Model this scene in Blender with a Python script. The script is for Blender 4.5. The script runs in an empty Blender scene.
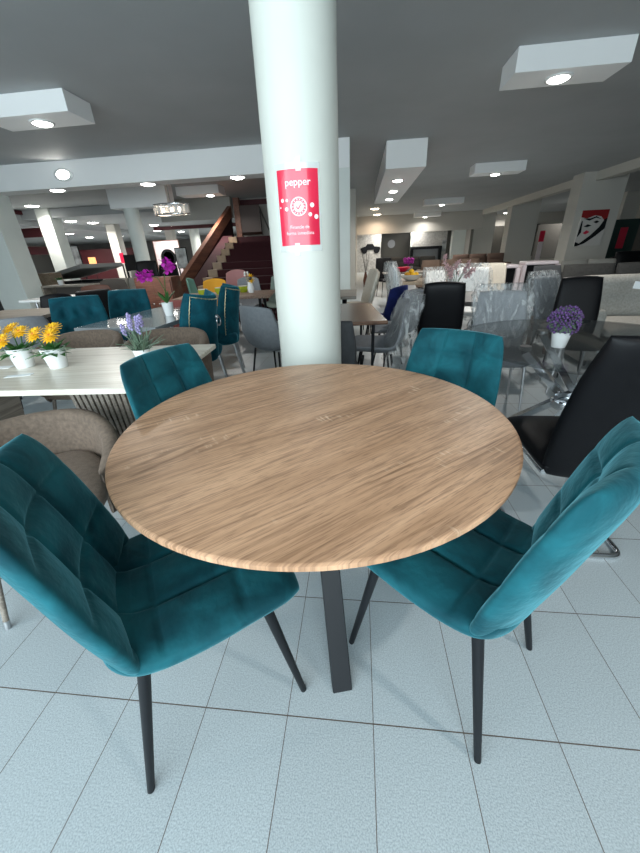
import bpy, math, random
from mathutils import Vector, Matrix
random.seed(7)
SC = bpy.context.scene
COL = SC.collection
PI = math.pi

# ------------------------------------------------------------------ camera
CAM_Z = 1.235
F_PX = 345.064
PITCH, ROLL, YAW = 0.4646, -0.045534, 0.11948
def camera_axes():
    f = Vector((0, math.cos(PITCH), -math.sin(PITCH))); r = Vector((1, 0, 0)); u = r.cross(f)
    r2 = math.cos(ROLL) * r + math.sin(ROLL) * u
    u2 = -math.sin(ROLL) * r + math.cos(ROLL) * u
    Z = Matrix.Rotation(YAW, 3, 'Z')
    return Z @ r2, Z @ u2, Z @ f
cam_data = bpy.data.cameras.new('camera')
cam = bpy.data.objects.new('camera', cam_data)
COL.objects.link(cam)
cr, cu, cf = camera_axes()
cam.matrix_world = Matrix(((cr.x, cu.x, -cf.x, 0), (cr.y, cu.y, -cf.y, 0), (cr.z, cu.z, -cf.z, CAM_Z), (0, 0, 0, 1)))
cam_data.sensor_fit = 'VERTICAL'
cam_data.sensor_height = 36.0
cam_data.lens = F_PX / 853.0 * 36.0
cam_data.clip_start = 0.02
cam_data.clip_end = 200
SC.camera = cam

# ------------------------------------------------------------------ light
SC.view_settings.view_transform = 'Standard'
SC.view_settings.look = 'None'
SC.view_settings.gamma = 1.0
SC.view_settings.use_curve_mapping = False
SC.view_settings.exposure = 0.2
world = bpy.data.worlds.new('world')
SC.world = world
world.use_nodes = True
world.node_tree.nodes['Background'].inputs[0].default_value = (0.75, 0.88, 1.0, 1)
world.node_tree.nodes['Background'].inputs[1].default_value = 0.12

def area_light(name, loc, size, power, color, direction, spread=PI):
    d = bpy.data.lights.new(name, 'AREA')
    d.shape = 'RECTANGLE'; d.size, d.size_y = size
    d.energy = power; d.color = color; d.spread = spread
    o = bpy.data.objects.new(name, d)
    COL.objects.link(o)
    o.location = loc
    o.rotation_euler = Vector(direction).to_track_quat('-Z', 'Y').to_euler()
    return o
# daylight through the shop windows behind and beside the camera
area_light('daylight_shopfront', (-1.5, -2.75, 1.55), (6.4, 2.3), 345, (0.78, 0.93, 1.0), (0, 1, -0.12))
area_light('daylight_side', (-5.0, -2.75, 1.6), (3.0, 2.2), 70, (0.80, 0.93, 1.0), (0.35, 1, -0.1))

# ------------------------------------------------------------------ materials
MATS = {}
def newmat(name):
    m = bpy.data.materials.new(name); m.use_nodes = True
    MATS[name] = m
    nt = m.node_tree
    return m, nt, nt.nodes['Principled BSDF']
def N(nt, t, **kw):
    n = nt.nodes.new(t)
    for k, v in kw.items(): setattr(n, k, v)
    return n
def mat(name, col, rough=0.5, metal=0.0, noise=0.0, nscale=8.0, bump=0.0, bscale=60.0, emit=0.0, sheen=0.0, alpha=1.0, trans=0.0, coat=0.0, spec=0.5, stretch=None):
    m, nt, b = newmat(name)
    c = (*col, 1.0)
    b.inputs['Base Color'].default_value = c
    b.inputs['Roughness'].default_value = rough
    b.inputs['Metallic'].default_value = metal
    b.inputs['Alpha'].default_value = alpha
    b.inputs['Transmission Weight'].default_value = trans
    b.inputs['Coat Weight'].default_value = coat
    b.inputs['Specular IOR Level'].default_value = spec
    if sheen:
        b.inputs['Sheen Weight'].default_value = sheen
        b.inputs['Sheen Roughness'].default_value = 0.35
        b.inputs['Sheen Tint'].default_value = (min(1, col[0]*3+.15), min(1, col[1]*3+.15), min(1, col[2]*3+.15), 1)
    if emit:
        b.inputs['Emission Color'].default_value = c
        b.inputs['Emission Strength'].default_value = emit
    tc = None
    if noise or bump:
        tc = N(nt, 'ShaderNodeTexCoord')
        src = tc.outputs['Object']
        if stretch:
            mp = N(nt, 'ShaderNodeMapping'); mp.inputs['Scale'].default_value = stretch
            nt.links.new(src, mp.inputs[0]); src = mp.outputs[0]
    if noise:
        n = N(nt, 'ShaderNodeTexNoise'); n.inputs['Scale'].default_value = nscale; n.inputs['Detail'].default_value = 5
        nt.links.new(src, n.inputs['Vector'])
        r = N(nt, 'ShaderNodeValToRGB')
        r.color_ramp.elements[0].position = 0.3; r.color_ramp.elements[1].position = 0.7
        r.color_ramp.elements[0].color = (*[x*(1-noise) for x in col], 1)
        r.color_ramp.elements[1].color = (*[min(1, x*(1+noise)) for x in col], 1)
        nt.links.new(n.outputs[0], r.inputs[0]); nt.links.new(r.outputs[0], b.inputs['Base Color'])
    if bump:
        n2 = N(nt, 'ShaderNodeTexNoise'); n2.inputs['Scale'].default_value = bscale; n2.inputs['Detail'].default_value = 3
        nt.links.new(src, n2.inputs['Vector'])
        bp = N(nt, 'ShaderNodeBump'); bp.inputs['Strength'].default_value = bump; bp.inputs['Distance'].default_value = 0.01
        nt.links.new(n2.outputs[0], bp.inputs['Height']); nt.links.new(bp.outputs[0], b.inputs['Normal'])
    return m

def velvet(name, dark, light, edge):
    """crushed velvet: nap patches of two tones plus a bright sheen at grazing angles"""
    m, nt, b = newmat(name)
    tc = N(nt, 'ShaderNodeTexCoord')
    n = N(nt, 'ShaderNodeTexNoise'); n.inputs['Scale'].default_value = 9; n.inputs['Detail'].default_value = 4; n.inputs['Distortion'].default_value = 0.6
    nt.links.new(tc.outputs['Object'], n.inputs['Vector'])
    r = N(nt, 'ShaderNodeValToRGB')
    r.color_ramp.elements[0].position = 0.35; r.color_ramp.elements[1].position = 0.7
    r.color_ramp.elements[0].color = (*dark, 1); r.color_ramp.elements[1].color = (*light, 1)
    nt.links.new(n.outputs[0], r.inputs[0])
    nt.links.new(r.outputs[0], b.inputs['Base Color'])
    b.inputs['Roughness'].default_value = 0.75
    b.inputs['Specular IOR Level'].default_value = 0.15
    b.inputs['Sheen Weight'].default_value = 0.62
    b.inputs['Sheen Roughness'].default_value = 0.38
    b.inputs['Sheen Tint'].default_value = (*edge, 1)
    n2 = N(nt, 'ShaderNodeTexNoise'); n2.inputs['Scale'].default_value = 22; n2.inputs['Detail'].default_value = 3
    nt.links.new(tc.outputs['Object'], n2.inputs['Vector'])
    bp = N(nt, 'ShaderNodeBump'); bp.inputs['Strength'].default_value = 0.22; bp.inputs['Distance'].default_value = 0.02
    nt.links.new(n2.outputs[0], bp.inputs['Height']); nt.links.new(bp.outputs[0], b.inputs['Normal'])
    return m

def tile_floor():
    m, nt, b = newmat('floor_tiles')
    tc = N(nt, 'ShaderNodeTexCoord')
    mp = N(nt, 'ShaderNodeMapping')
    mp.inputs['Location'].default_value = (-0.0543 / 0.2544, -0.5195 / 0.4003, 0)
    mp.inputs['Scale'].default_value = (1 / 0.2544, 1 / 0.4003, 1)
    nt.links.new(tc.outputs['Object'], mp.inputs[0])
    sx = N(nt, 'ShaderNodeSeparateXYZ'); nt.links.new(mp.outputs[0], sx.inputs[0])
    def edge(out, half):
        fr = N(nt, 'ShaderNodeMath', operation='FRACT'); nt.links.new(out, fr.inputs[0])
        s = N(nt, 'ShaderNodeMath', operation='SUBTRACT'); nt.links.new(fr.outputs[0], s.inputs[0]); s.inputs[1].default_value = 0.5
        a = N(nt, 'ShaderNodeMath', operation='ABSOLUTE'); nt.links.new(s.outputs[0], a.inputs[0])
        g = N(nt, 'ShaderNodeMath', operation='GREATER_THAN'); nt.links.new(a.outputs[0], g.inputs[0]); g.inputs[1].default_value = 0.5 - half
        return g.outputs[0]
    mx = N(nt, 'ShaderNodeMath', operation='MAXIMUM')
    nt.links.new(edge(sx.outputs[0], 0.0045), mx.inputs[0]); nt.links.new(edge(sx.outputs[1], 0.0042), mx.inputs[1])
    fl = N(nt, 'ShaderNodeVectorMath', operation='FLOOR'); nt.links.new(mp.outputs[0], fl.inputs[0])
    wn = N(nt, 'ShaderNodeTexWhiteNoise'); wn.noise_dimensions = '3D'; nt.links.new(fl.outputs[0], wn.inputs['Vector'])
    ns = N(nt, 'ShaderNodeTexNoise'); ns.inputs['Scale'].default_value = 260; ns.inputs['Detail'].default_value = 2
    nt.links.new(tc.outputs['Object'], ns.inputs['Vector'])
    rp = N(nt, 'ShaderNodeValToRGB'); rp.color_ramp.elements[0].position = 0.35; rp.color_ramp.elements[1].position = 0.65
    rp.color_ramp.elements[0].color = (0.325, 0.365, 0.385, 1); rp.color_ramp.elements[1].color = (0.48, 0.53, 0.545, 1)
    nt.links.new(ns.outputs[0], rp.inputs[0])
    hv = N(nt, 'ShaderNodeHueSaturation'); nt.links.new(rp.outputs[0], hv.inputs['Color'])
    ma = N(nt, 'ShaderNodeMapRange'); ma.inputs[3].default_value = 0.95; ma.inputs[4].default_value = 1.04
    nt.links.new(wn.outputs[0], ma.inputs[0]); nt.links.new(ma.outputs[0], hv.inputs['Value'])
    mi = N(nt, 'ShaderNodeMix', data_type='RGBA'); nt.links.new(mx.outputs[0], mi.inputs[0])
    nt.links.new(hv.outputs[0], mi.inputs[6]); mi.inputs[7].default_value = (0.10, 0.075, 0.06, 1)
    nt.links.new(mi.outputs[2], b.inputs['Base Color'])
    b.inputs['Roughness'].default_value = 0.33
    b.inputs['Specular IOR Level'].default_value = 0.45
    bp = N(nt, 'ShaderNodeBump'); bp.inputs['Strength'].default_value = 0.12; bp.inputs['Distance'].default_value = 0.004
    sb = N(nt, 'ShaderNodeMath', operation='SUBTRACT'); nt.links.new(ns.outputs[0], sb.inputs[0]); nt.links.new(mx.outputs[0], sb.inputs[1])
    nt.links.new(sb.outputs[0], bp.inputs['Height']); nt.links.new(bp.outputs[0], b.inputs['Normal'])
    return m

def wood(name, c0, c1, c2, angle, rough=0.4, scale=1.0, plank=0.0):
    """straight grained timber: long noise streaks along one direction, fine pores and cathedral figure"""
    m, nt, b = newmat(name)
    tc = N(nt, 'ShaderNodeTexCoord')
    ro = N(nt, 'ShaderNodeMapping'); ro.inputs['Rotation'].default_value = (0, 0, -angle)
    nt.links.new(tc.outputs['Object'], ro.inputs[0])
    def stretched(sx, sy, sc, det, dist=0.0):
        mp = N(nt, 'ShaderNodeMapping'); mp.inputs['Scale'].default_value = (sx, sy, sy)
        nt.links.new(ro.outputs[0], mp.inputs[0])
        n = N(nt, 'ShaderNodeTexNoise'); n.inputs['Scale'].default_value = sc * scale; n.inputs['Detail'].default_value = det; n.inputs['Distortion'].default_value = dist
        nt.links.new(mp.outputs[0], n.inputs['Vector'])
        return n.outputs[0]
    big = stretched(0.55, 6, 2.0, 3, 0.8)
    mid = stretched(0.9, 26, 3.0, 4, 0.3)
    fine = stretched(2.2, 110, 3.0, 3)
    a1 = N(nt, 'ShaderNodeMath', operation='MULTIPLY_ADD'); nt.links.new(mid, a1.inputs[0]); a1.inputs[1].default_value = 0.75
    m0 = N(nt, 'ShaderNodeMath', operation='MULTIPLY'); nt.links.new(big, m0.inputs[0]); m0.inputs[1].default_value = 0.55
    nt.links.new(m0.outputs[0], a1.inputs[2])
    a2 = N(nt, 'ShaderNodeMath', operation='MULTIPLY_ADD'); nt.links.new(fine, a2.inputs[0]); a2.inputs[1].default_value = 0.5; nt.links.new(a1.outputs[0], a2.inputs[2])
    r = N(nt, 'ShaderNodeValToRGB')
    e = r.color_ramp.elements
    e[0].position = 0.68; e[0].color = (*c0, 1); e[1].position = 1.08; e[1].color = (*c2, 1)
    k = e.new(0.87); k.color = (*c1, 1)
    nt.links.new(a2.outputs[0], r.inputs[0])
    nt.links.new(r.outputs[0], b.inputs['Base Color'])
    b.inputs['Roughness'].default_value = rough
    bp = N(nt, 'ShaderNodeBump'); bp.inputs['Strength'].default_value = 0.25; bp.inputs['Distance'].default_value = 0.002
    nt.links.new(a2.outputs[0], bp.inputs['Height']); nt.links.new(bp.outputs[0], b.inputs['Normal'])
    return m

def oak_veneer():
    """pale sonoma oak: soft tan bands, thin brown grain lines with cathedral figure, pores and pale cross flecks"""
    m, nt, b = newmat('oak_veneer')
    L = nt.links.new
    tc = N(nt, 'ShaderNodeTexCoord')
    ro = N(nt, 'ShaderNodeMapping'); ro.inputs['Rotation'].default_value = (0, 0, -math.radians(40)); ro.inputs['Scale'].default_value = (1, 1, 0)
    L(tc.outputs['Object'], ro.inputs[0])
    def noise(sx, sy, sc, det, dist=0.0):
        mp = N(nt, 'ShaderNodeMapping'); mp.inputs['Scale'].default_value = (sx, sy, 1); L(ro.outputs[0], mp.inputs[0])
        n = N(nt, 'ShaderNodeTexNoise'); n.inputs['Scale'].default_value = sc; n.inputs['Detail'].default_value = det; n.inputs['Distortion'].default_value = dist
        L(mp.outputs[0], n.inputs['Vector']); return n.outputs[0]
    def ramp(src, p0, p1, v0, v1):
        r = N(nt, 'ShaderNodeMapRange'); r.inputs[1].default_value = p0; r.inputs[2].default_value = p1; r.inputs[3].default_value = v0; r.inputs[4].default_value = v1
        L(src, r.inputs[0]); return r.outputs[0]
    def mul(a, c):
        q = N(nt, 'ShaderNodeMath', operation='MULTIPLY'); L(a, q.inputs[0]); L(c, q.inputs[1]); return q.outputs[0]
    def mix(f, a, c):
        q = N(nt, 'ShaderNodeMix', data_type='RGBA'); L(f, q.inputs[0])
        if isinstance(a, tuple): q.inputs[6].default_value = (*a, 1)
        else: L(a, q.inputs[6])
        q.inputs[7].default_value = (*c, 1); return q.outputs[2]
    band = ramp(noise(.7, 8, 1.5, 4, .5), .36, .64, 0, 1)
    col = mix(band, (0.66, 0.40, 0.245), (0.47, 0.27, 0.155))
    mp = N(nt, 'ShaderNodeMapping'); mp.inputs['Scale'].default_value = (.16, 1.25, 1); L(ro.outputs[0], mp.inputs[0])
    wv = N(nt, 'ShaderNodeTexWave'); wv.wave_type = 'RINGS'; wv.rings_direction = 'Z'; wv.inputs['Scale'].default_value = 13; wv.inputs['Distortion'].default_value = 9; wv.inputs['Detail'].default_value = 3; wv.inputs['Detail Scale'].default_value = .9
    L(mp.outputs[0], wv.inputs['Vector'])
    where = ramp(noise(1.1, 5, 1.7, 2, .4), .48, .62, .0, .70)
    col = mix(mul(ramp(wv.outputs[0], .55, .95, 0, 1), where), col, (0.22, 0.115, 0.06))
    lines = ramp(noise(2.2, 40, 2.2, 5, .5), .52, .70, 0, .6)
    col = mix(lines, col, (0.20, 0.105, 0.06))
    lines2 = ramp(noise(4.0, 105, 2.2, 4, .4), .52, .68, 0, .6)
    col = mix(lines2, col, (0.22, 0.12, 0.07))
    pores = ramp(noise(9, 120, 2.5, 2), .56, .70, 0, .5)
    col = mix(pores, col, (0.16, 0.085, 0.05))
    fleck = mul(ramp(noise(95, 14, 1.0, 2), .56, .66, 0, .8), ramp(noise(3.2, 9, 1.0, 2), .58, .68, 0, 1))
    col = mix(fleck, col, (0.78, 0.57, 0.40))
    L(col, b.inputs['Base Color'])
    b.inputs['Roughness'].default_value = 0.42
    b.inputs['Specular IOR Level'].default_value = 0.35
    bp = N(nt, 'ShaderNodeBump'); bp.inputs['Strength'].default_value = 0.25; bp.inputs['Distance'].default_value = 0.0015; bp.invert = True
    ad = N(nt, 'ShaderNodeMath', operation='ADD'); L(lines, ad.inputs[0]); L(pores, ad.inputs[1])
    L(ad.outputs[0], bp.inputs['Height']); L(bp.outputs[0], b.inputs['Normal'])
    return m

FLOOR = tile_floor()
OAK = oak_veneer()
TEAL = velvet('teal_velvet', (0.003, 0.044, 0.058), (0.010, 0.112, 0.138), (0.25, 0.66, 0.76))
BLACK_METAL = mat('black_metal', (0.007, 0.008, 0.010), 0.45, 0.0, spec=.25)
CHROME = mat('chrome', (0.75, 0.76, 0.78), 0.12, 1.0)
WHITE_PAINT = mat('white_paint', (0.74, 0.78, 0.74), 0.55, noise=0.02, nscale=3, bump=0.04, bscale=40)
COLUMN_PAINT = mat('column_paint', (0.60, 0.61, 0.555), 0.55, noise=0.02, nscale=3, bump=0.04, bscale=40)
WHITE_BEAM = mat('white_beam_paint', (0.90, 0.90, 0.89), 0.7)
GREY_CEILING = mat('grey_ceiling_paint', (0.40, 0.415, 0.42), 0.75, noise=0.05, nscale=1.2, bump=0.05, bscale=20)
CREAM_WALL = mat('cream_wall_paint', (0.50, 0.48, 0.44), 0.8)
LAMP = mat('lamp_glow', (1.0, 0.97, 0.9), 0.5, emit=22.0)
WARM_LAMP = mat('warm_lamp_glow', (1.0, 0.80, 0.60), 0.5, emit=22.0)
WHITE_CERAMIC = mat('white_ceramic', (0.80, 0.81, 0.80), 0.25)
BLACK_LEATHER = mat('black_leather', (0.004, 0.004, 0.005), 0.45, bump=0.08, bscale=180, spec=.16)
TAUPE = mat('taupe_fabric', (0.135, 0.098, 0.073), 0.9, noise=0.22, nscale=60, bump=0.25, bscale=250, sheen=0.25)
GREY_FABRIC = mat('grey_fabric', (0.13, 0.14, 0.15), 0.85, noise=0.1, nscale=40, sheen=0.2)
DARK_GREY = mat('dark_grey_fabric', (0.045, 0.048, 0.052), 0.85, noise=0.1, nscale=40)
PALE_TOP = wood('pale_cream_oak', (0.50, 0.44, 0.35), (0.66, 0.60, 0.50), (0.76, 0.71, 0.62), 0.06, 0.3, 0.7)
TAUPE_WOOD = wood('taupe_wood', (0.12, 0.095, 0.075), (0.20, 0.165, 0.135), (0.27, 0.23, 0.19), PI / 2, 0.5)
LEAF = mat('leaf_green', (0.035, 0.13, 0.025), 0.5, noise=0.35, nscale=20)
LEAF_GREY = mat('sage_leaf', (0.12, 0.18, 0.12), 0.6, noise=0.3, nscale=20)
YELLOW = mat('yellow_petal', (0.85, 0.47, 0.012), 0.55, noise=0.2, nscale=30)
ORANGE = mat('orange_flower_eye', (0.55, 0.16, 0.01), 0.7)
LILAC = mat('lilac_bloom', (0.36, 0.31, 0.55), 0.7, noise=0.25, nscale=60)
PURPLE = mat('purple_bloom', (0.10, 0.045, 0.16), 0.7, noise=0.5, nscale=70)
MAGENTA = mat('magenta_petal', (0.42, 0.015, 0.33), 0.5, noise=0.2, nscale=30)
PINK_PETAL = mat('pale_pink_petal', (0.62, 0.42, 0.43), 0.6)
PAPER = mat('paper_white', (0.80, 0.82, 0.82), 0.6)
SOIL = mat('dark_soil', (0.03, 0.022, 0.016), 0.95)

# ------------------------------------------------------------------ mesh building
class MB:
    """collects pieces of one part and links them as one mesh"""
    def __init__(s): s.v = []; s.f = []
    def add(s, vs, fs):
        o = len(s.v); s.v += [tuple(x) for x in vs]; s.f += [tuple(i + o for i in f) for f in fs]
    def box(s, x0, x1, y0, y1, z0, z1, M=None):
        vs = [(x, y, z) for z in (z0, z1) for y in (y0, y1) for x in (x0, x1)]
        if M: vs = [M @ Vector(v) for v in vs]
        s.add(vs, [(0, 2, 3, 1), (4, 5, 7, 6), (0, 1, 5, 4), (2, 6, 7, 3), (0, 4, 6, 2), (1, 3, 7, 5)])
        return s
    def hexa(s, bottom, top):
        """block between two quads given counter-clockwise seen from above"""
        s.add(list(bottom) + list(top), [(3, 2, 1, 0), (4, 5, 6, 7), (0, 1, 5, 4), (1, 2, 6, 5), (2, 3, 7, 6), (3, 0, 4, 7)])
        return s
    def tube(s, pts, r, n=10, closed=False, r1=None):
        pts = [Vector(p) for p in pts]; m = len(pts)
        up = Vector((0, 0, 1)); rings = []
        t0 = (pts[1] - pts[0]).normalized()
        a = t0.cross(up)
        if a.length < 1e-3: a = t0.cross(Vector((1, 0, 0)))
        a.normalize()
        for i, p in enumerate(pts):
            if closed: t = (pts[(i + 1) % m] - pts[i - 1])
            else: t = pts[min(i + 1, m - 1)] - pts[max(i - 1, 0)]
            t.normalize()
            a = (a - t * a.dot(t)); a.normalize(); bb = t.cross(a)
            k = i / max(1, m - 1)
            rr = r if r1 is None else r * (1 - k) + r1 * k
            rings.append([p + (a * math.cos(2 * PI * j / n) + bb * math.sin(2 * PI * j / n)) * rr for j in range(n)])
        vs = [q for ring in rings for q in ring]; fs = []
        for i in range(m if closed else m - 1):
            for j in range(n):
                i2 = (i + 1) % m
                fs.append((i * n + j, i * n + (j + 1) % n, i2 * n + (j + 1) % n, i2 * n + j))
        if not closed:
            fs.append(tuple(reversed(range(n)))); fs.append(tuple((m - 1) * n + j for j in range(n)))
        s.add(vs, fs); return s
    def lathe(s, prof, n=24, c=(0, 0, 0), M=None, sx=1, sy=1):
        vs = []; fs = []; m = len(prof)
        for r, z in prof:
            for j in range(n):
                a = 2 * PI * j / n
                v = Vector((c[0] + r * math.cos(a) * sx, c[1] + r * math.sin(a) * sy, c[2] + z))
                vs.append(M @ v if M else v)
        for i in range(m - 1):
            for j in range(n):
                fs.append((i * n + j, i * n + (j + 1) % n, (i + 1) * n + (j + 1) % n, (i + 1) * n + j))
        if prof[0][0] > 1e-5: fs.append(tuple(reversed(range(n))))
        if prof[-1][0] > 1e-5: fs.append(tuple((m - 1) * n + j for j in range(n)))
        s.add(vs, fs); return s
    def prism(s, pts, z0, z1):
        n = len(pts)
        s.add([(x, y, z0) for x, y in pts] + [(x, y, z1) for x, y in pts],
              [tuple(reversed(range(n))), tuple(range(n, 2 * n))] + [(i, (i + 1) % n, n + (i + 1) % n, n + i) for i in range(n)])
        return s
    def ico(s, c, r, sz=1.0, n=8, m=6):
        prof = [(max(1e-6, r * math.sin(PI * i / m)), -r * sz * math.cos(PI * i / m)) for i in range(m + 1)]
        return s.lathe(prof, n, c)
    def leaf(s, base, d, L, w, bend=0.2, up=None):
        """one curved leaf or petal: a bent rhombus strip with a little thickness"""
        base = Vector(base); d = Vector(d).normalized()
        side = d.cross(Vector((0, 0, 1)))
        if side.length < 1e-3: side = Vector((1, 0, 0))
        side.normalize(); nn = side.cross(d)
        vs = []
        for k, ww in ((0, .25), (.35, 1), (.7, .8), (1, .06)):
            p = base + d * L * k + nn * (-bend * L * k * k)
            for q in (-1, 1): vs.append(p + side * (w * .5 * ww * q) + nn * (0.0008))
            for q in (1, -1): vs.append(p + side * (w * .5 * ww * q) - nn * (0.0008))
        fs = [(3, 2, 1, 0), (12, 13, 14, 15)]
        for k in range(3):
            for j in range(4): fs.append((k * 4 + j, k * 4 + (j + 1) % 4, k * 4 + 4 + (j + 1) % 4, k * 4 + 4 + j))
        s.add(vs, fs); return s
    def build(s, name, m, parent=None, smooth=None, bevel=0.0, seg=2, sub=0):
        me = bpy.data.meshes.new(name)
        me.from_pydata(s.v, [], s.f)
        me.validate()
        if isinstance(m, (list, tuple)):
            for q in m: me.materials.append(q)
        else: me.materials.append(m)
        o = bpy.data.objects.new(name, me); COL.objects.link(o)
        if parent: o.parent = parent
        if smooth is not None:
            me.polygons.foreach_set('use_smooth', [True] * len(me.polygons))
            if smooth < 180: me.set_sharp_from_angle(angle=math.radians(smooth))
        if bevel:
            b = o.modifiers.new('bevel', 'BEVEL'); b.width = bevel; b.segments = seg; b.limit_method = 'ANGLE'; b.angle_limit = math.radians(40)
        if sub:
            q = o.modifiers.new('sub', 'SUBSURF'); q.levels = sub; q.render_levels = sub
        return o

def thing(name, label, cat, loc=(0, 0, 0), rz=0.0, group=None):
    o = bpy.data.objects.new(name, None); COL.objects.link(o)
    o.empty_display_size = 0.1
    o.location = loc; o.rotation_euler = (0, 0, rz)
    o['label'] = label; o['category'] = cat
    if group: o['group'] = group
    return o
def tag(o, label, cat, group=None):
    o['label'] = label; o['category'] = cat
    if group: o['group'] = group
    return o
def structure(o):
    o['kind'] = 'structure'; return o
def dup(o, loc=None, rz=None, label=None, parent=None):
    """copy of a thing with copies of its parts and their parts"""
    c = o.copy(); COL.objects.link(c)
    if parent is not None: c.parent = parent
    if loc is not None: c.location = loc
    if rz is not None: c.rotation_euler = (0, 0, rz)
    if label: c['label'] = label
    for ch in list(o.children): dup(ch, parent=c)
    return c
def heading(fx, fy): return math.atan2(-fx, fy)

def interp(path, t):
    """smooth curve through a list of points, t in 0..1"""
    n = len(path) - 1; x = min(max(t, 0), 1) * n; i = min(int(x), n - 1); f = x - i
    p = [path[max(0, min(n, i + k))] for k in (-1, 0, 1, 2)]
    out = []
    for a, b, c, d in zip(*p):
        out.append(0.5 * (2 * b + (c - a) * f + (2 * a - 5 * b + 4 * c - d) * f * f + (3 * b - a - 3 * c + d) * f ** 3))
    return out
def cushion(mb, path, widths, T, T2=None, quilt=None, wrap=0.0, k=0.42, nu=30, nv=30, edge=6.0, curl=None, tufts=None):
    """padded panel along a (y, z) centre line; quilt = (seams across, seams along, depth)"""
    T2 = T if T2 is None else T2
    wl = [(w,) for w in widths]
    idx = {}; vs = []; fs = []
    def frame(t):
        y, z = interp(path, t); y0, z0 = interp(path, t - .01); y1, z1 = interp(path, t + .01)
        dy, dz = y1 - y0, z1 - z0; L = math.hypot(dy, dz) or 1
        return y, z, dz / L, -dy / L
    for side in (1, -1):
        for i in range(nu + 1):
            for j in range(nv + 1):
                if side == -1 and (i in (0, nu) or j in (0, nv)):
                    idx[(side, i, j)] = idx[(1, i, j)]; continue
                # denser sampling towards the rim so that it reads as a roll
                u = math.sin((i / nu - .5) * PI) * .55 + (i / nu * 2 - 1) * .45
                v = math.sin((j / nv - .5) * PI) * .55 + (j / nv * 2 - 1) * .45
                us = u * math.sqrt(1 - k * v * v / 2); vv = v * math.sqrt(1 - k * u * u / 2) / math.sqrt(1 - 0) 
                t = (vv + 1) / 2
                y, z, ny, nz = frame(t)
                W = interp(wl, t)[0]
                h = ((1 - abs(u) ** edge) * (1 - abs(v) ** edge)) ** .5 if abs(u) < 1 and abs(v) < 1 else 0
                hh = h * (T if side == 1 else T2)
                if quilt and side == 1:
                    nx, nyy, dep = quilt[:3]; g = 0; sw = quilt[3] if len(quilt) > 3 else .045
                    for q in range(1, nx): g = max(g, math.exp(-((u - (2 * q / nx - 1)) / sw) ** 2))
                    for q in range(1, nyy): g = max(g, math.exp(-((v - (2 * q / nyy - 1)) / sw) ** 2))
                    pu = math.cos((((u + 1) / 2 * nx) % 1 - .5) * PI) * math.cos((((v + 1) / 2 * nyy) % 1 - .5) * PI)
                    fade = 1 - abs(u) ** 3
                    hh += h * (pu * dep * .7 * fade - g * dep * .8 * (1 - abs(u) ** 8))
                if tufts and side == 1:
                    for (tu, tv) in tufts: hh -= T * 1.3 * math.exp(-(((u - tu) / .12) ** 2 + ((v - tv) / .12) ** 2))
                off = wrap * us * us + (curl(us, vv) if curl else 0)
                idx[(side, i, j)] = len(vs)
                vs.append((us * W, y + ny * (side * hh + off), z + nz * (side * hh + off)))
        for i in range(nu):
            for j in range(nv):
                q = (idx[(side, i, j)], idx[(side, i + 1, j)], idx[(side, i + 1, j + 1)], idx[(side, i, j + 1)])
                fs.append(q if side == 1 else tuple(reversed(q)))
    mb.add(vs, fs)
    def pt(u, v, side=1, lift=0.0):
        t = (v + 1) / 2; y, z, ny, nz = frame(t); W = interp(wl, t)[0]
        h = ((1 - abs(u) ** edge) * (1 - abs(v) ** edge)) ** .5
        off = side * (h * (T if side == 1 else T2) + lift) + wrap * u * u
        return Vector((u * W, y + ny * off, z + nz * off))
    return pt
# ================================================================== SETTING
structure(MB().box(-24, 16, -3.2, 30, -0.12, 0).build('floor', FLOOR))
structure(MB().box(-24, 16, -3.2, 30, 3.0, 3.15).build('ceiling', GREY_CEILING))
structure(MB().box(-24, 16, 28, 28.2, 0, 3.0).build('wall_back', CREAM_WALL))
structure(MB().box(15, 15.2, -3.0, 28, 0, 3.0).build('wall_right', CREAM_WALL))
structure(MB().box(-23.2, -23, -3.0, 28, 0, 3.0).build('wall_left', CREAM_WALL))
w = MB()      # shopfront wall behind the camera with its wide glazed opening left free
w.box(-23, -7, -3.1, -2.9, 0, 3.0); w.box(3.2, 15, -3.1, -2.9, 0, 3.0)
w.box(-7, 3.2, -3.1, -2.9, 2.75, 3.0); w.box(-7, 3.2, -3.1, -2.9, 0, 0.3)
structure(w.build('wall_front', WHITE_PAINT))

# round column beside the table and the poster taped to it
COLX, COLY, COLR = -0.283, 2.075, 0.184
structure(MB().lathe([(COLR, 0), (COLR, 3.0)], 48, (COLX, COLY, 0)).build('column_round', COLUMN_PAINT, smooth=40))

# ================================================================== OAK TABLE
TX, TY = -0.144, 1.034
tbl = thing('dining_table', 'large round oak-look dining table with black metal legs in the foreground', 'table', (TX, TY, 0))
R = 0.615
top = MB().lathe([(R - .03, .722), (R - .008, .729), (R, .735), (R, .746), (R - .004, .7495), (R - .008, .75)], 96).build('tabletop', OAK, tbl, smooth=40)
MB().lathe([(.0001, .700), (.30, .700), (.30, .7215)], 40).build('top_plate', BLACK_METAL, tbl, smooth=40)
leg_angle0 = math.atan2(-.429, .104)
for i in range(4):
    a = leg_angle0 + (0, math.radians(64), PI, PI + math.radians(64))[i]
    d = Vector((math.cos(a), math.sin(a), 0)); n = Vector((-math.sin(a), math.cos(a), 0))
    lo, hi = .441, .06
    hw, th = .031, .012
    def ring(r, z): return [d * (r - th) - n * hw + Vector((0, 0, z)), d * (r + th) - n * hw + Vector((0, 0, z)), d * (r + th) + n * hw + Vector((0, 0, z)), d * (r - th) + n * hw + Vector((0, 0, z))]
    MB().hexa(ring(lo, 0), ring(hi, .700)).build('leg', BLACK_METAL, tbl, bevel=.003)

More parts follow.
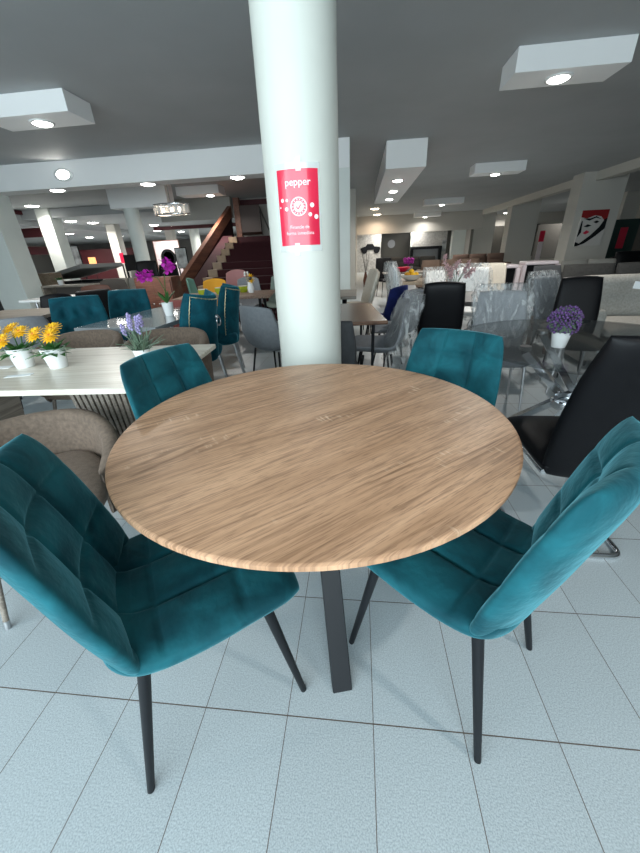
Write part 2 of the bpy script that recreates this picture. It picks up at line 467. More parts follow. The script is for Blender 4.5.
# ================================================================== TEAL VELVET CHAIRS
def make_velvet_chair(name, label):
    t = thing(name, label, 'chair', group='teal velvet chairs around the oak table')
    # seat: path runs from front edge to rear
    seat = MB()
    cushion(seat, [(.235, .425), (.20, .447), (.10, .455), (0, .45), (-.10, .446), (-.165, .458), (-.212, .505)], [.205, .228, .235, .235, .230, .225, .215], .040, .050,
            quilt=(3, 3, .011, .028), k=.38, nu=76, nv=76, edge=5, curl=lambda u, v: .018 * abs(u) ** 3)
    seat.build('seat', TEAL, t, smooth=180)
    back = MB()
    cushion(back, [(-.165, .383), (-.192, .440), (-.212, .52), (-.238, .62), (-.264, .73), (-.290, .835), (-.305, .893)], [.200, .226, .230, .228, .222, .214, .203], .030, .034,
            quilt=(3, 4, .011, .028), k=.42, nu=76, nv=76, edge=5, wrap=.055)
    back.build('backrest', TEAL, t, smooth=180)
    for sx, sy, tx, ty in ((1, 1, .20, .215), (-1, 1, .20, .215), (1, -1, .205, -.235), (-1, -1, .205, -.235)):
        MB().tube([(sx * .155, sy * .145, .425), (sx * tx, ty, 0.0)], .0155, 14, r1=.0095).build('leg', BLACK_METAL, t, smooth=40)
    return t
ch = make_velvet_chair('dining_chair', 'teal quilted velvet chair at front left of the oak table, facing right')
ch.location = (-.453, .633, 0); ch.rotation_euler.z = heading(.82, .575)
dup(ch, (.28, .77, 0), heading(-.77, .64), 'teal quilted velvet chair at front right of the oak table, seen from its side')
dup(ch, (-.582, 1.272, 0), heading(.955, -.30), 'teal quilted velvet chair behind the oak table, beside the white-topped table')
dup(ch, (.302, 1.432, 0), heading(-.6, -.8), 'teal quilted velvet chair behind the oak table, to the right of the round column')
# ================================================================== SETTING BEYOND THE TABLE
MAROON = mat('maroon_paint', (0.075, 0.010, 0.014), 0.6)
CARPET = mat('dark_red_carpet', (0.032, 0.003, 0.006), 0.95, noise=0.15, nscale=40)
STAIR_WOOD = wood('stair_timber', (0.08, 0.030, 0.016), (0.17, 0.065, 0.035), (0.24, 0.10, 0.06), PI / 2, 0.45)
BEIGE_STEP = mat('beige_step_stone', (0.30, 0.22, 0.15), 0.6, noise=0.1, nscale=10)
GREY_LOW = mat('pale_low_ceiling', (0.42, 0.44, 0.45), 0.8)
DARK_PANEL = mat('dark_glazed_panel', (0.05, 0.048, 0.042), 0.35)
PILLAR = mat('cream_pillar_paint', (0.58, 0.56, 0.51), 0.7)

structure(MB().box(-23, -.17, 7.55, 7.95, 2.58, 3.0).build('beam_left', WHITE_BEAM))
structure(MB().box(-.62, -.165, 7.56, 7.96, 0, 3.0).build('column_square', WHITE_PAINT))
structure(MB().box(-8.05, -7.35, 7.5, 8.0, 0, 3.0).build('column_left', WHITE_PAINT))
structure(MB().lathe([(.19, 0), (.19, 3.0)], 32, (-6.06, 10.3, 0)).build('column_round_back', WHITE_PAINT, smooth=40))
structure(MB().box(-6.5, -4.9, 10.1, 10.5, 2.5, 3.0).build('beam_back', WHITE_BEAM))
structure(MB().lathe([(.26, 0), (.26, 3.0)], 32, (-8.8, 20.5, 0)).build('column_round_far', WHITE_PAINT, smooth=40))
structure(MB().box(-11.1, -10.6, 12.9, 13.4, 0, 3.0).build('column_far_left', WHITE_PAINT))
structure(MB().box(-10.75, -10.35, 16.0, 16.4, 0, 3.0).build('column_cream', PILLAR))
structure(MB().box(-10.2, -9.8, 20.0, 20.4, 0, 3.0).build('column_cream_far', PILLAR))
structure(MB().box(-23, -11.75, 11.9, 28, 2.55, 2.99).build('ceiling_low_left', GREY_LOW))
structure(MB().box(-11.75, -4.2, 13.0, 28, 2.72, 2.99).build('ceiling_low_back', GREY_LOW))
structure(MB().box(-11.74, -11.66, 11.9, 17.5, 2.86, 2.98).build('trim_1', MAROON))
structure(MB().box(-15.5, -11.2, 13.5, 13.6, 2.20, 2.50).build('trim_2', MAROON))
structure(MB().box(-16, -15.9, 13.0, 18.5, 1.75, 2.1).build('trim_3', MAROON))
structure(MB().box(-9.9, -5.6, 18.4, 18.5, 2.55, 2.70).build('trim_4', MAROON))
structure(MB().box(-6.6, -4.15, 12.9, 13.1, 2.40, 3.0).build('bulkhead_stair', CREAM_WALL))
structure(MB().box(-4.15, -.1, 13.6, 13.8, 0, 3.0).build('wall_stair', CREAM_WALL))
structure(MB().box(-4.4, -.3, 13.50, 13.58, 2.80, 2.95).build('trim_5', MAROON))
structure(MB().box(-.3, -.1, 13.0, 28, 0, 3.0).build('wall_stair_side', PILLAR))
structure(MB().box(-23, -4.15, 27.0, 27.2, 0, 2.72).build('wall_far_left', mat('dim_grey_wall', (0.17, 0.165, 0.16), .8)))
# right-hand pillar row and its beam
for i, (x, y) in enumerate(((6.42, 12.75), (6.85, 19.0), (7.05, 25.2))):
    structure(MB().box(x, x + 1.2, y, y + .6, 0, 3.0).build('pillar_right_%d' % (i + 1), PILLAR))
structure(MB().box(6.75, 7.05, 5.0, 28, 2.78, 3.0).build('beam_right', PILLAR))
structure(MB().box(11, 11.6, 18.2, 18.8, 0, 3.0).build('pillar_far_right', PILLAR))
structure(MB().box(-.1, 6.9, 23.0, 23.2, 2.1, 3.0).build('bulkhead_back', CREAM_WALL))
structure(MB().box(6.9, 15, 27.0, 27.2, 0, 3.0).build('wall_far_right', CREAM_WALL))
STONE = mat('white_split_stone', (0.42, 0.41, 0.39), .85, noise=.25, nscale=9, bump=.9, bscale=14)
structure(MB().box(-.1, 1.42, 25.0, 25.2, 0, 2.6).build('wall_stone_left', STONE))
structure(MB().box(3.35, 5.6, 25.0, 25.2, 0, 2.6).build('wall_stone_right', STONE))
structure(MB().box(1.42, 3.35, 26.0, 26.1, 0, 2.6).build('wall_dark_recess', DARK_PANEL))
structure(MB().box(3.25, 3.35, 24.95, 25.0, 0, 2.3).build('trim_6', WHITE_PAINT))
structure(MB().box(5.45, 5.65, 24.94, 25.0, .0, 2.2).build('trim_7', DARK_PANEL))
structure(MB().box(5.68, 6.45, 24.6, 25.3, 0, 3).build('pillar_back_white', WHITE_PAINT))
structure(MB().box(8.2, 11.6, 26.9, 27.0, .5, 2.35).build('window_1', DARK_PANEL))
structure(MB().box(14.9, 15.0, 24.3, 26.6, .3, 2.2).build('window_2', DARK_PANEL))
structure(MB().box(9.2, 14.8, 21.5, 21.6, .5, 2.1).build('wall_grey_screen', mat('grey_screen', (0.11, 0.105, 0.095), .7)))

# ------------------------------------------------------------------ ceiling lights
def downlight(x, y, z, label, r=.125, group='recessed downlights across the shop ceiling', power=0, warm=False, col=(1, .96, .9)):
    t = thing('ceiling_downlight', label, 'ceiling light', (x, y, z), 0, group)
    MB().lathe([(r, -.004), (r * 1.15, -.012), (r * 1.2, 0)], 20).build('trim_ring', WHITE_CERAMIC, t, smooth=60)
    MB().lathe([(.0001, -.035), (r * .6, -.028), (r, -.006)], 20).build('lamp', WARM_LAMP if warm else LAMP, t, smooth=60)
    if power:
        d = bpy.data.lights.new('downlight', 'AREA'); d.shape = 'DISK'; d.size = r * 2; d.energy = power; d.color = col; d.spread = math.radians(150)
        o = bpy.data.objects.new('lamp_light', d); COL.objects.link(o); o.parent = t; o.location = (0, 0, -.05)
    return t
def light_box(name, label, x0, x1, y0, y1, z0, lamps, power):
    t = thing(name, label, 'ceiling light box', ((x0 + x1) / 2, (y0 + y1) / 2, 3.0), 0, 'white box lights under the ceiling')
    cx, cy = (x0 + x1) / 2, (y0 + y1) / 2
    MB().box(x0 - cx, x1 - cx, y0 - cy, y1 - cy, z0 - 3.0, 0).build('housing', WHITE_BEAM, t, bevel=.004)
    for lx, ly in lamps:
        b = MB().lathe([(.112, -.016), (.132, -.012), (.135, 0)], 24, (lx - cx, ly - cy, z0 - 3.0)).build('trim_ring', WHITE_CERAMIC, t, smooth=60)
        MB().lathe([(.0001, -.040), (.07, -.032), (.113, -.012)], 24, (lx - cx, ly - cy, z0 - 3.0)).build('lamp', LAMP, t, smooth=60)
        d = bpy.data.lights.new('box_lamp', 'AREA'); d.shape = 'DISK'; d.size = .16; d.energy = power; d.color = (1, .96, .9); d.spread = math.radians(160)
        o = bpy.data.objects.new('lamp_light', d); COL.objects.link(o); o.parent = t; o.location = (lx - cx, ly - cy, z0 - 3.0 - .06)
    return t
light_box('ceiling_light_box', 'wide white ceiling box light, nearest one at upper right', 1.575, 2.67, 4.95, 5.40, 2.80, [(2.10, 5.17)], 40)
light_box('ceiling_light_box', 'white ceiling box light at the left edge above the long beam', -4.45, -3.30, 4.82, 5.28, 2.80, [(-3.85, 5.07)], 40)
light_box('ceiling_light_box', 'long deep white ceiling box with a row of three lamps right of the square column', .49, 1.22, 7.95, 13.2, 2.58, [(.83, 9.16), (.87, 10.7), (.89, 12.2)], 16)
light_box('ceiling_light_box', 'small white ceiling box light in mid distance, between the nearest box and the pillars', 2.76, 3.93, 10.48, 10.95, 2.8, [(3.32, 10.73)], 40)
light_box('ceiling_light_box', 'distant white ceiling box light, lower left of the mid-distance one', 2.62, 4.15, 16.7, 17.2, 2.8, [(3.35, 16.95)], 40)
light_box('ceiling_light_box', 'farthest small white ceiling box light before the back bulkhead', 3.0, 4.4, 22.2, 22.6, 2.78, [(3.6, 22.4)], 25)
light_box('ceiling_light_box', 'white ceiling box light added unseen behind the viewpoint, right one', 1.575, 2.67, -.60, -.15, 2.80, [(2.10, -.38)], 22)  # out of view, added to brighten the white box and beam fronts
light_box('ceiling_light_box', 'white ceiling box light added unseen behind the viewpoint, left one', -4.45, -3.30, -.60, -.15, 2.80, [(-3.85, -.38)], 22)  # second added light out of view, for the same white fronts
light_box('ceiling_light_box', 'pale ceiling box light half hidden behind the long left beam, above the stairs', -4.95, -3.75, 10.8, 11.35, 2.8, [(-4.09, 11.05)], 40)
downlight(-6.0, 7.74, 2.58, 'downlight in the underside of the left beam, nearest the left edge')
downlight(-4.09, 7.76, 2.58, 'downlight in the underside of the left beam, above the chandelier')
downlight(-2.28, 7.73, 2.58, 'downlight in the underside of the left beam, nearest the round column')
sp = thing('wall_spotlight', 'bright spotlight built as a glowing oval on the face of the left white beam', 'spotlight', (-5.62, 7.55, 2.775)); sp.scale = (1, 1, .55)  # glowing oval in place of a lamp's reflection on the beam
Mx = Matrix.Rotation(PI / 2, 4, 'X')
MB().lathe([(.19, 0), (.20, .02), (.185, .03)], 20, M=Mx).build('trim_ring', WHITE_CERAMIC, sp, smooth=60)
MB().lathe([(.18, .02), (.12, .034), (.0001, .038)], 20, M=Mx).build('lamp', LAMP, sp, smooth=60)  # emissive dome imitates the reflected brightness
far = [(-10.6, 12.3, 3.0, 'first round downlight along the maroon trim at far left', 45), (-10.95, 14.3, 2.72, 'second round downlight along the maroon trim at far left', 45), (-10.7, 15.2, 2.72, 'third round downlight below the end of the maroon trim', 45),
       (-13.6, 13.6, 2.55, 'downlight beside the dark maroon fascia at the left edge', 45), (-14.4, 15.6, 2.55, 'downlight behind the dark maroon fascia at the left edge', 0),
       (-13.6, 17.4, 2.55, 'downlight above the lifted storage bed', 45), (-14.8, 20.4, 2.55, 'downlight right of the far left column, low near the wall', 45), (-13.3, 20.8, 2.55, 'downlight above the cream column', 0), (-17.5, 21.5, 2.55, 'dim downlight deep in the far left corner', 45),
       (-9.41, 17.6, 2.72, 'downlight right of the round back column, left one of a pair', 45), (-9.0, 18.7, 2.72, 'downlight right of the round back column, right one of a pair', 0), (-11.0, 20.8, 2.72, 'downlight under the chandelier in the far area', 45),
       (-10.4, 22.4, 2.72, 'downlight near the far wall behind the orchid, left one', 45), (-8.3, 22.6, 2.72, 'downlight near the far wall left of the round far column', 45), (-7.6, 20.0, 2.72, 'downlight beside the wooden balustrade of the stairs', 45)]
for x, y, z, lb, pw in far: downlight(x, y, z, lb, .19, 'recessed downlights in the far left of the shop', pw)
far2 = [(1.0, 22.2, 3.0, 'warm bright downlight right of the square column, upper one', 30, True), (.75, 19.2, 3.0, 'warm bright downlight right of the square column, lower left one', 20, True),
        (1.3, 24.3, 2.6, 'downlight above the wall with the car silhouette', 40, False), (2.6, 24.6, 2.6, 'downlight left of the dark recess at the back', 0, False), (3.4, 24.6, 2.6, 'downlight right of the dark recess at the back', 40, False),
        (9.1, 26.0, 3.0, 'downlight between the second and third pillars', 40, False), (10.5, 20.9, 3.0, 'downlight between the second pillar and the pillar with the picture', 40, False)]
for x, y, z, lb, pw, wm in far2: downlight(x, y, z, lb, .19, 'recessed downlights at the back right of the shop', pw, wm, (1, .78, .58) if wm else (1, .96, .9))

# ------------------------------------------------------------------ chandelier
cd_ = thing('chandelier', 'chrome and crystal oval chandelier on a thin rod behind the left beam', 'chandelier', (-4.40, 9.2, 2.2))
MB().tube([(0, 0, .79), (0, 0, .80)], .07, 16).build('ceiling_rose', CHROME, cd_)
MB().tube([(.0, 0, .79), (0, 0, .16)], .012, 8).build('rod', CHROME, cd_)
GLASSY = mat('crystal', (0.85, 0.87, 0.88), 0.1, 0.0, alpha=.55, coat=.5)
ringp = lambda rx, ry, z: [(rx * math.cos(a * PI / 18), ry * math.sin(a * PI / 18), z) for a in range(36)]
MB().tube(ringp(.42, .22, .0), .015, 6, closed=True).build('lower_ring', CHROME, cd_, smooth=60)
MB().tube(ringp(.42, .22, .20), .015, 6, closed=True).build('upper_ring', CHROME, cd_, smooth=60)
MB().box(-.41, .41, -.015, .015, .19, .21).box(-.015, .015, -.21, .21, .19, .21).build('cross_bar', CHROME, cd_)
for i in range(18):
    a = i * PI / 9
    MB().box(-.045, .045, -.006, .006, .01, .19, Matrix.Translation((.42 * math.cos(a), .22 * math.sin(a), 0)) @ Matrix.Rotation(a + PI / 2, 4, 'Z')).build('crystal_panel', GLASSY, cd_)
for q in (-.2, 0, .2):
    MB().ico((q, 0, .10), .035, 1.3).build('bulb', WARM_LAMP, cd_, smooth=60)

# ------------------------------------------------------------------ poster on the round column
RED = mat('poster_red', (0.68, 0.012, 0.055), 0.3, noise=0.06, nscale=6, coat=.4)
POSTER_WHITE = mat('poster_white', (0.85, 0.74, 0.76), 0.4)
LAMINATE = mat('laminate_border', (0.78, 0.81, 0.78), 0.15, alpha=.6, coat=.6)
po = thing('poster', 'red laminated pepper poster taped to the round column', 'poster', (COLX, COLY, 1.43))
PC = math.radians(-90 + 1.0)
def on_col(s, z, lift):
    a = PC + s * .94 / COLR; r = COLR + lift
    return (r * math.cos(a), r * math.sin(a), z * .94)
def col_patch(s0, s1, z0, z1, lift, nseg=14):
    mb = MB(); vs = []
    for L in (lift, lift - .0012):
        for i in range(nseg + 1):
            s = s0 + (s1 - s0) * i / nseg
            vs += [on_col(s, z0, L), on_col(s, z1, L)]
    n = (nseg + 1) * 2; fs = []
    for i in range(nseg):
        fs.append((2 * i, 2 * i + 2, 2 * i + 3, 2 * i + 1)); fs.append((n + 2 * i + 1, n + 2 * i + 3, n + 2 * i + 2, n + 2 * i))
        fs.append((2 * i + 1, 2 * i + 3, n + 2 * i + 3, n + 2 * i + 1)); fs.append((2 * i + 2, 2 * i, n + 2 * i, n + 2 * i + 2))
    fs += [(0, 1, n + 1, n), (2 * nseg + 1, 2 * nseg, n + 2 * nseg, n + 2 * nseg + 1)]
    mb.add(vs, fs); return mb
col_patch(-.118, .112, -.195, .185, .003).build('laminate_sheet', LAMINATE, po, smooth=30)
col_patch(-.105, .101, -.166, .160, .0045).build('red_sheet', RED, po, smooth=30)
def disc_on_col(s, z, r, lift, m, name, r_in=0.0, n=28):
    mb = MB(); vs = []; fs = []
    for j in range(n):
        a = 2 * PI * j / n
        vs.append(on_col(s + r * math.cos(a), z + r * math.sin(a) * 1.0, lift))
    if r_in:
        for j in range(n):
            a = 2 * PI * j / n
            vs.append(on_col(s + r_in * math.cos(a), z + r_in * math.sin(a), lift))
        fs = [(j, (j + 1) % n, n + (j + 1) % n, n + j) for j in range(n)]
    else: fs = [tuple(range(n))]
    mb.add(vs, fs); return mb.build(name, m, po)
disc_on_col(.0, .005, .041, .0055, POSTER_WHITE, 'badge_ring', .0355)
disc_on_col(.0, .005, .024, .0055, POSTER_WHITE, 'badge_disc')
for i in range(14):
    a = i * 2 * PI / 14
    disc_on_col(.0 + .0298 * math.cos(a), .005 + .0298 * math.sin(a), .0026, .0056, POSTER_WHITE, 'badge_lettering')
ck = MB()
for (s0, z0, s1, z1) in ((-.012, .006, -.003, -.006), (-.003, -.006, .011, .014)):
    dx, dz = s1 - s0, z1 - z0; L = math.hypot(dx, dz); nx, nz = -dz / L * .0028, dx / L * .0028
    ck.add([on_col(s0 - nx, z0 - nz, .0065), on_col(s1 - nx, z1 - nz, .0065), on_col(s1 + nx, z1 + nz, .0065), on_col(s0 + nx, z0 + nz, .0065)], [(0, 1, 2, 3)])
ck.build('check_mark', RED, po)
for s, z, r in ((-.082, .035, .0085), (-.058, .034, .007), (-.062, -.003, .009), (-.095, .005, .004), (.066, .010, .0105), (.055, -.030, .009), (.085, -.040, .0105)):
    disc_on_col(s, z, r, .0055, POSTER_WHITE, 'white_dot')
def text_on_col(txt, size, z, name, lift=.0055, bold=0.0):
    cu_ = bpy.data.curves.new(name, 'FONT'); cu_.body = txt; cu_.size = size; cu_.align_x = 'CENTER'; cu_.offset = bold
    tmp = bpy.data.objects.new(name, cu_); COL.objects.link(tmp)
    dg = bpy.context.evaluated_depsgraph_get()
    me = bpy.data.meshes.new_from_object(tmp.evaluated_get(dg))
    bpy.data.objects.remove(tmp)
    me.name = name
    for v in me.vertices:
        v.co = Vector(on_col(v.co.x, z + v.co.y, lift))
    me.materials.clear(); me.materials.append(POSTER_WHITE)
    o = bpy.data.objects.new(name, me); COL.objects.link(o); o.parent = po
text_on_col('pepper', .044, .093, 'headline_lettering', bold=.0004)
text_on_col('Financie de', .0215, -.090, 'lettering', bold=.0)
text_on_col('forma inmediata', .0215, -.117, 'lettering', bold=.0)
for s, z in ((-.02, .172), (.07, .172), (-.05, -.182), (.03, -.180)):
    pass
col_patch(-.005, .02, .15, .205, .0055, 4).build('tape', LAMINATE, po, smooth=30)
col_patch(-.03, -.005, -.215, -.155, .0055, 4).build('tape', LAMINATE, po, smooth=30)
# ================================================================== FURNITURE BUILDERS
TEAL_DARK = velvet('dark_teal_velvet', (0.003, 0.045, 0.065), (0.005, 0.085, 0.115), (0.10, 0.45, 0.58))
NAVY = velvet('navy_velvet', (0.004, 0.008, 0.05), (0.008, 0.014, 0.085), (0.08, 0.12, 0.45))
BRASS = mat('antique_brass', (0.55, 0.50, 0.32), 0.3, 1.0)
STEEL = mat('brushed_steel', (0.55, 0.55, 0.56), 0.3, 1.0)
MINT = mat('mint_fabric', (0.19, 0.40, 0.33), 0.8)
MUSTARD = mat('mustard_fabric', (0.55, 0.26, 0.01), 0.8)
PINK = mat('dusty_pink_fabric', (0.38, 0.18, 0.18), 0.85)
BRICK = mat('brick_red_fabric', (0.25, 0.065, 0.055), 0.8)
CREAM = mat('cream_fabric', (0.55, 0.50, 0.42), 0.85, noise=.06, nscale=30)
SAGE = mat('grey_green_fabric', (0.20, 0.25, 0.22), 0.85)
MIDGREY = mat('mid_grey_fabric', (0.20, 0.21, 0.225), 0.85, noise=.08, nscale=40)
BROWN = mat('chestnut_leather', (0.10, 0.035, 0.020), 0.55)
TAUPE_DARK = mat('dark_taupe_fabric', (0.10, 0.085, 0.075), 0.9)
BEIGE_SOFA = mat('oatmeal_sofa_fabric', (0.33, 0.315, 0.285), 0.95, noise=.16, nscale=50, bump=.3, bscale=220)
CHARCOAL = mat('charcoal_sofa_fabric', (0.055, 0.053, 0.050), 0.9, noise=.15, nscale=30)
WALNUT = wood('walnut_top', (0.055, 0.028, 0.018), (0.13, 0.07, 0.045), (0.20, 0.12, 0.08), 0.1, 0.22)
MARBLE = mat('grey_gloss_top', (0.24, 0.26, 0.27), 0.12, noise=.15, nscale=5, coat=.6)
PLANK = wood('rustic_plank', (0.10, 0.055, 0.035), (0.20, 0.12, 0.08), (0.30, 0.20, 0.14), 0.6, 0.5)
DARK_WOOD = wood('dark_top', (0.05, 0.045, 0.04), (0.09, 0.08, 0.075), (0.13, 0.12, 0.11), 0.3, 0.35)
CHERRY = wood('reddish_wood', (0.07, 0.022, 0.012), (0.13, 0.045, 0.025), (0.19, 0.07, 0.04), 0, 0.4)
GREY_OAK = wood('grey_oak', (0.15, 0.125, 0.10), (0.23, 0.20, 0.165), (0.31, 0.27, 0.23), 0, 0.45)
BEIGE_WOOD = wood('beige_wood', (0.28, 0.21, 0.14), (0.40, 0.31, 0.22), (0.5, 0.4, 0.3), PI / 2, 0.5)
def plastic_film():
    m, nt, b = newmat('clear_plastic_wrap')
    b.inputs['Base Color'].default_value = (0.62, 0.64, 0.64, 1)
    b.inputs['Roughness'].default_value = 0.16
    tc = N(nt, 'ShaderNodeTexCoord')
    n = N(nt, 'ShaderNodeTexNoise'); n.inputs['Scale'].default_value = 7; n.inputs['Detail'].default_value = 5; n.inputs['Distortion'].default_value = 2.2
    mp = N(nt, 'ShaderNodeMapping'); mp.inputs['Scale'].default_value = (1.6, 1.6, .6)
    nt.links.new(tc.outputs['Object'], mp.inputs[0]); nt.links.new(mp.outputs[0], n.inputs['Vector'])
    r = N(nt, 'ShaderNodeValToRGB'); r.color_ramp.elements[0].position = .48; r.color_ramp.elements[1].position = .66
    r.color_ramp.elements[0].color = (.16, .16, .16, 1); r.color_ramp.elements[1].color = (.62, .62, .62, 1)
    nt.links.new(n.outputs[0], r.inputs[0]); nt.links.new(r.outputs[0], b.inputs['Alpha'])
    bp = N(nt, 'ShaderNodeBump'); bp.inputs['Strength'].default_value = 1.0; bp.inputs['Distance'].default_value = .04
    nt.links.new(n.outputs[0], bp.inputs['Height']); nt.links.new(bp.outputs[0], b.inputs['Normal'])
    return m
PLASTIC = plastic_film()
def glass_top():
    return mat('smoked_glass', (0.030, 0.036, 0.038), 0.03, alpha=.42, coat=.3)
GLASS = glass_top()

def legs4(t, m, w, d, h, r=.013, splay=.03, tips=None):
    for sx in (-1, 1):
        for sy in (-1, 1):
            L = MB().tube([(sx * w, sy * d, h), (sx * (w + splay), sy * (d + splay), 0)], r, 10, r1=r * .65).build('leg', m, t, smooth=40)
            if tips:
                MB().tube([(sx * (w + splay * .9), sy * (d + splay * .9), h * .1), (sx * (w + splay), sy * (d + splay), 0)], r * .8, 10, r1=r * .72).build('tip', tips, L, smooth=40)

def upholstered(name, label, x, y, fx, fy, m, H=.9, w=.22, legm=None, group=None, tufts=None, quilt=None, wrap=.03, lean=.12, film=False, res=18, cat='chair', Hs=.47):
    """plain padded dining chair: seat, backrest, four legs"""
    t = thing(name, label, cat, (x, y, 0), heading(fx, fy), group)
    s = MB(); cushion(s, [(.23, Hs - .03), (.1, Hs - .01), (-.1, Hs - .015), (-.2, Hs - .01)], [w * .92, w, w, w * .92], .035, .05, k=.3, nu=res, nv=res)
    s.build('seat', m, t, smooth=180)
    b = MB(); zb = Hs - .06
    cushion(b, [(-.17, zb), (-.19, zb + .12), (-.19 - lean * .5, (zb + H) / 2 + .05), (-.19 - lean, H)], [w * .9, w, w, w * .93], .03, .035, k=.25, wrap=wrap, tufts=tufts, quilt=quilt, nu=res + (16 if tufts or quilt else 0), nv=res + (16 if tufts or quilt else 0))
    b.build('backrest', m, t, smooth=180)
    legs4(t, legm or BLACK_METAL, w * .75, .16, Hs - .05)
    if film: wrap_film(t, w, H, lean, Hs)
    return t
def wrap_film(t, w, H, lean, Hs=.47):
    f = MB(); random.seed(len(t.name))
    n = 22; vs = []; fs = []
    for k in range(9):
        z = .30 + (H + .05 - .30) * k / 8
        c = -.19 - lean * max(0, (z - Hs) / (H - Hs))
        for j in range(n):
            a = 2 * PI * j / n
            q = 1 + .10 * math.sin(3 * a + k) + random.uniform(-.06, .06)
            shrink = 1 if k < 7 else (.97 if k == 7 else .80)
            cx_, sy_ = math.cos(a), math.sin(a)
            X = (w + .025) * math.copysign(abs(cx_) ** .5, cx_) * q * shrink
            Y = c + (.075 + .04 * (1 - k / 8)) * math.copysign(abs(sy_) ** .6, sy_) * q * shrink
            vs.append((X, Y, z))
    for k in range(8):
        for j in range(n): fs.append((k * n + j, k * n + (j + 1) % n, k * n + n + (j + 1) % n, k * n + n + j))
    fs.append(tuple(8 * n + j for j in range(n)))
    f.add(vs, fs); f.build('plastic_cover', PLASTIC, t, smooth=180)

def bucket(name, label, x, y, fx, fy, m, H=.80, w=.23, legm=None, group=None, res=16, film=False):
    """one-piece shell chair on four thin legs"""
    t = thing(name, label, 'chair', (x, y, 0), heading(fx, fy), group)
    s = MB()
    cushion(s, [(.23, .445), (.12, .452), (-.05, .435), (-.16, .455), (-.215, .54), (-.245, .66), (-.275, H)], [w * .9, w, w * 1.03, w * 1.05, w * 1.05, w, w * .85], .018, .018, k=.3, nu=res, nv=res * 2, wrap=.075)
    s.build('seat_shell', m, t, smooth=180)
    legs4(t, legm or BLACK_METAL, w * .6, .12, .43, .011, .06)
    if film: wrap_film(t, w, H, .10)
    return t

def barrel_armchair(label, x, y, fx, fy, rim=.648, group='taupe barrel armchairs at the white-topped table'):
    t = thing('armchair', label, 'armchair', (x, y, 0), heading(fx, fy), group)
    vs = []; fs = []; n = 40; A = math.radians(128); prof = 12
    for i in range(n + 1):
        a = -A + 2 * A * i / n
        ca, sa = math.sin(a), -math.cos(a)
        k = abs(a) / A
        rimz = rim - .15 * max(0, (k - .25) / .75) ** 1.7
        th = .036
        if k > .9: th *= math.sqrt(max(.05, 1 - ((k - .9) / .1) ** 2)) ; 
        flare = .02
        for j in range(prof):
            b = 2 * PI * j / prof
            cb, sb = math.cos(b), math.sin(b)
            # rounded upright slab: outer side, top roll, inner side, bottom
            off = th * math.copysign(abs(cb) ** .55, cb)
            zz = .30 + (rimz - .30) * (.5 + .5 * math.copysign(abs(sb) ** .35, sb))
            rx, ry = .275 + off + flare * (zz - .3) / .37, .275 + off + flare * (zz - .3) / .37
            vs.append((ca * rx, sa * ry - .0, zz))
    for i in range(n):
        for j in range(prof): fs.append((i * prof + j, i * prof + (j + 1) % prof, (i + 1) * prof + (j + 1) % prof, (i + 1) * prof + j))
    fs.append(tuple(range(prof))); fs.append(tuple(reversed([n * prof + j for j in range(prof)])))
    m = MB(); m.add(vs, fs); m.build('backrest', TAUPE, t, smooth=180)
    s = MB(); cushion(s, [(.29, .41), (.2, .44), (0, .445), (-.235, .435)], [.20, .235, .245, .19], .035, .09, k=.35, nu=24, nv=24)
    s.build('seat', TAUPE, t, smooth=180)
    legs4(t, TAUPE_WOOD, .17, .17, .36, .014, .06, STEEL)
    return t

def nailhead(label, x, y, fx, fy):
    t = thing('nailhead_chair', label, 'chair', (x, y, 0), heading(fx, fy), 'dark teal nailhead chairs with ring pulls')
    s = MB(); cushion(s, [(.25, .43), (.1, .455), (-.1, .45), (-.22, .45)], [.21, .235, .235, .2], .05, .09, k=.25, nu=20, nv=20); s.build('seat', TEAL_DARK, t, smooth=180)
    b = MB(); pt = cushion(b, [(-.19, .36), (-.20, .46), (-.215, .62), (-.245, .80), (-.285, .95)], [.22, .24, .245, .235, .21], .035, .040, k=.22, wrap=.18, nu=26, nv=26)
    bk = b.build('backrest', TEAL_DARK, t, smooth=180)
    st = MB()
    for i in range(20):
        v = -.75 + 1.62 * i / 19
        for u in (-.87, .87): st.ico(pt(u, v, -1, .004), .0065, n=6, m=4)
    for i in range(1, 14): st.ico(pt(-.87 + 1.74 * i / 14, .87, -1, .004), .0065, n=6, m=4)
    edge_pts = [pt(-.87, -.75 + 1.62 * i / 12, -1, .001) for i in range(13)] + [pt(-.87 + 1.74 * i / 10, .87, -1, .001) for i in range(1, 11)] + [pt(.87, .87 - 1.62 * i / 12, -1, .001) for i in range(1, 13)]
    st.tube(edge_pts, .004, 6)
    st.build('nail_trim', BRASS, bk, smooth=180)
    c = pt(0, .42, -1, .012)
    MB().ico(c, .018).build('ring_mount', STEEL, bk, smooth=180)
    rp = MB().tube([(c.x + .038 * math.sin(a * PI / 12), c.y - .012, c.z - .038 + .038 * math.cos(a * PI / 12)) for a in range(24)], .006, 8, closed=True)
    rp.build('ring_pull', STEEL, bk, smooth=180)
    for sx in (-1, 1):
        MB().tube([(sx * .17, .19, .38), (sx * .175, .20, 0)], .022, 10, r1=.014).build('leg', BLACK_METAL, t, smooth=40)
        MB().tube([(sx * .16, -.17, .38), (sx * .165, -.235, 0)], .022, 10, r1=.014).build('leg', STEEL, t, smooth=40)
    return t

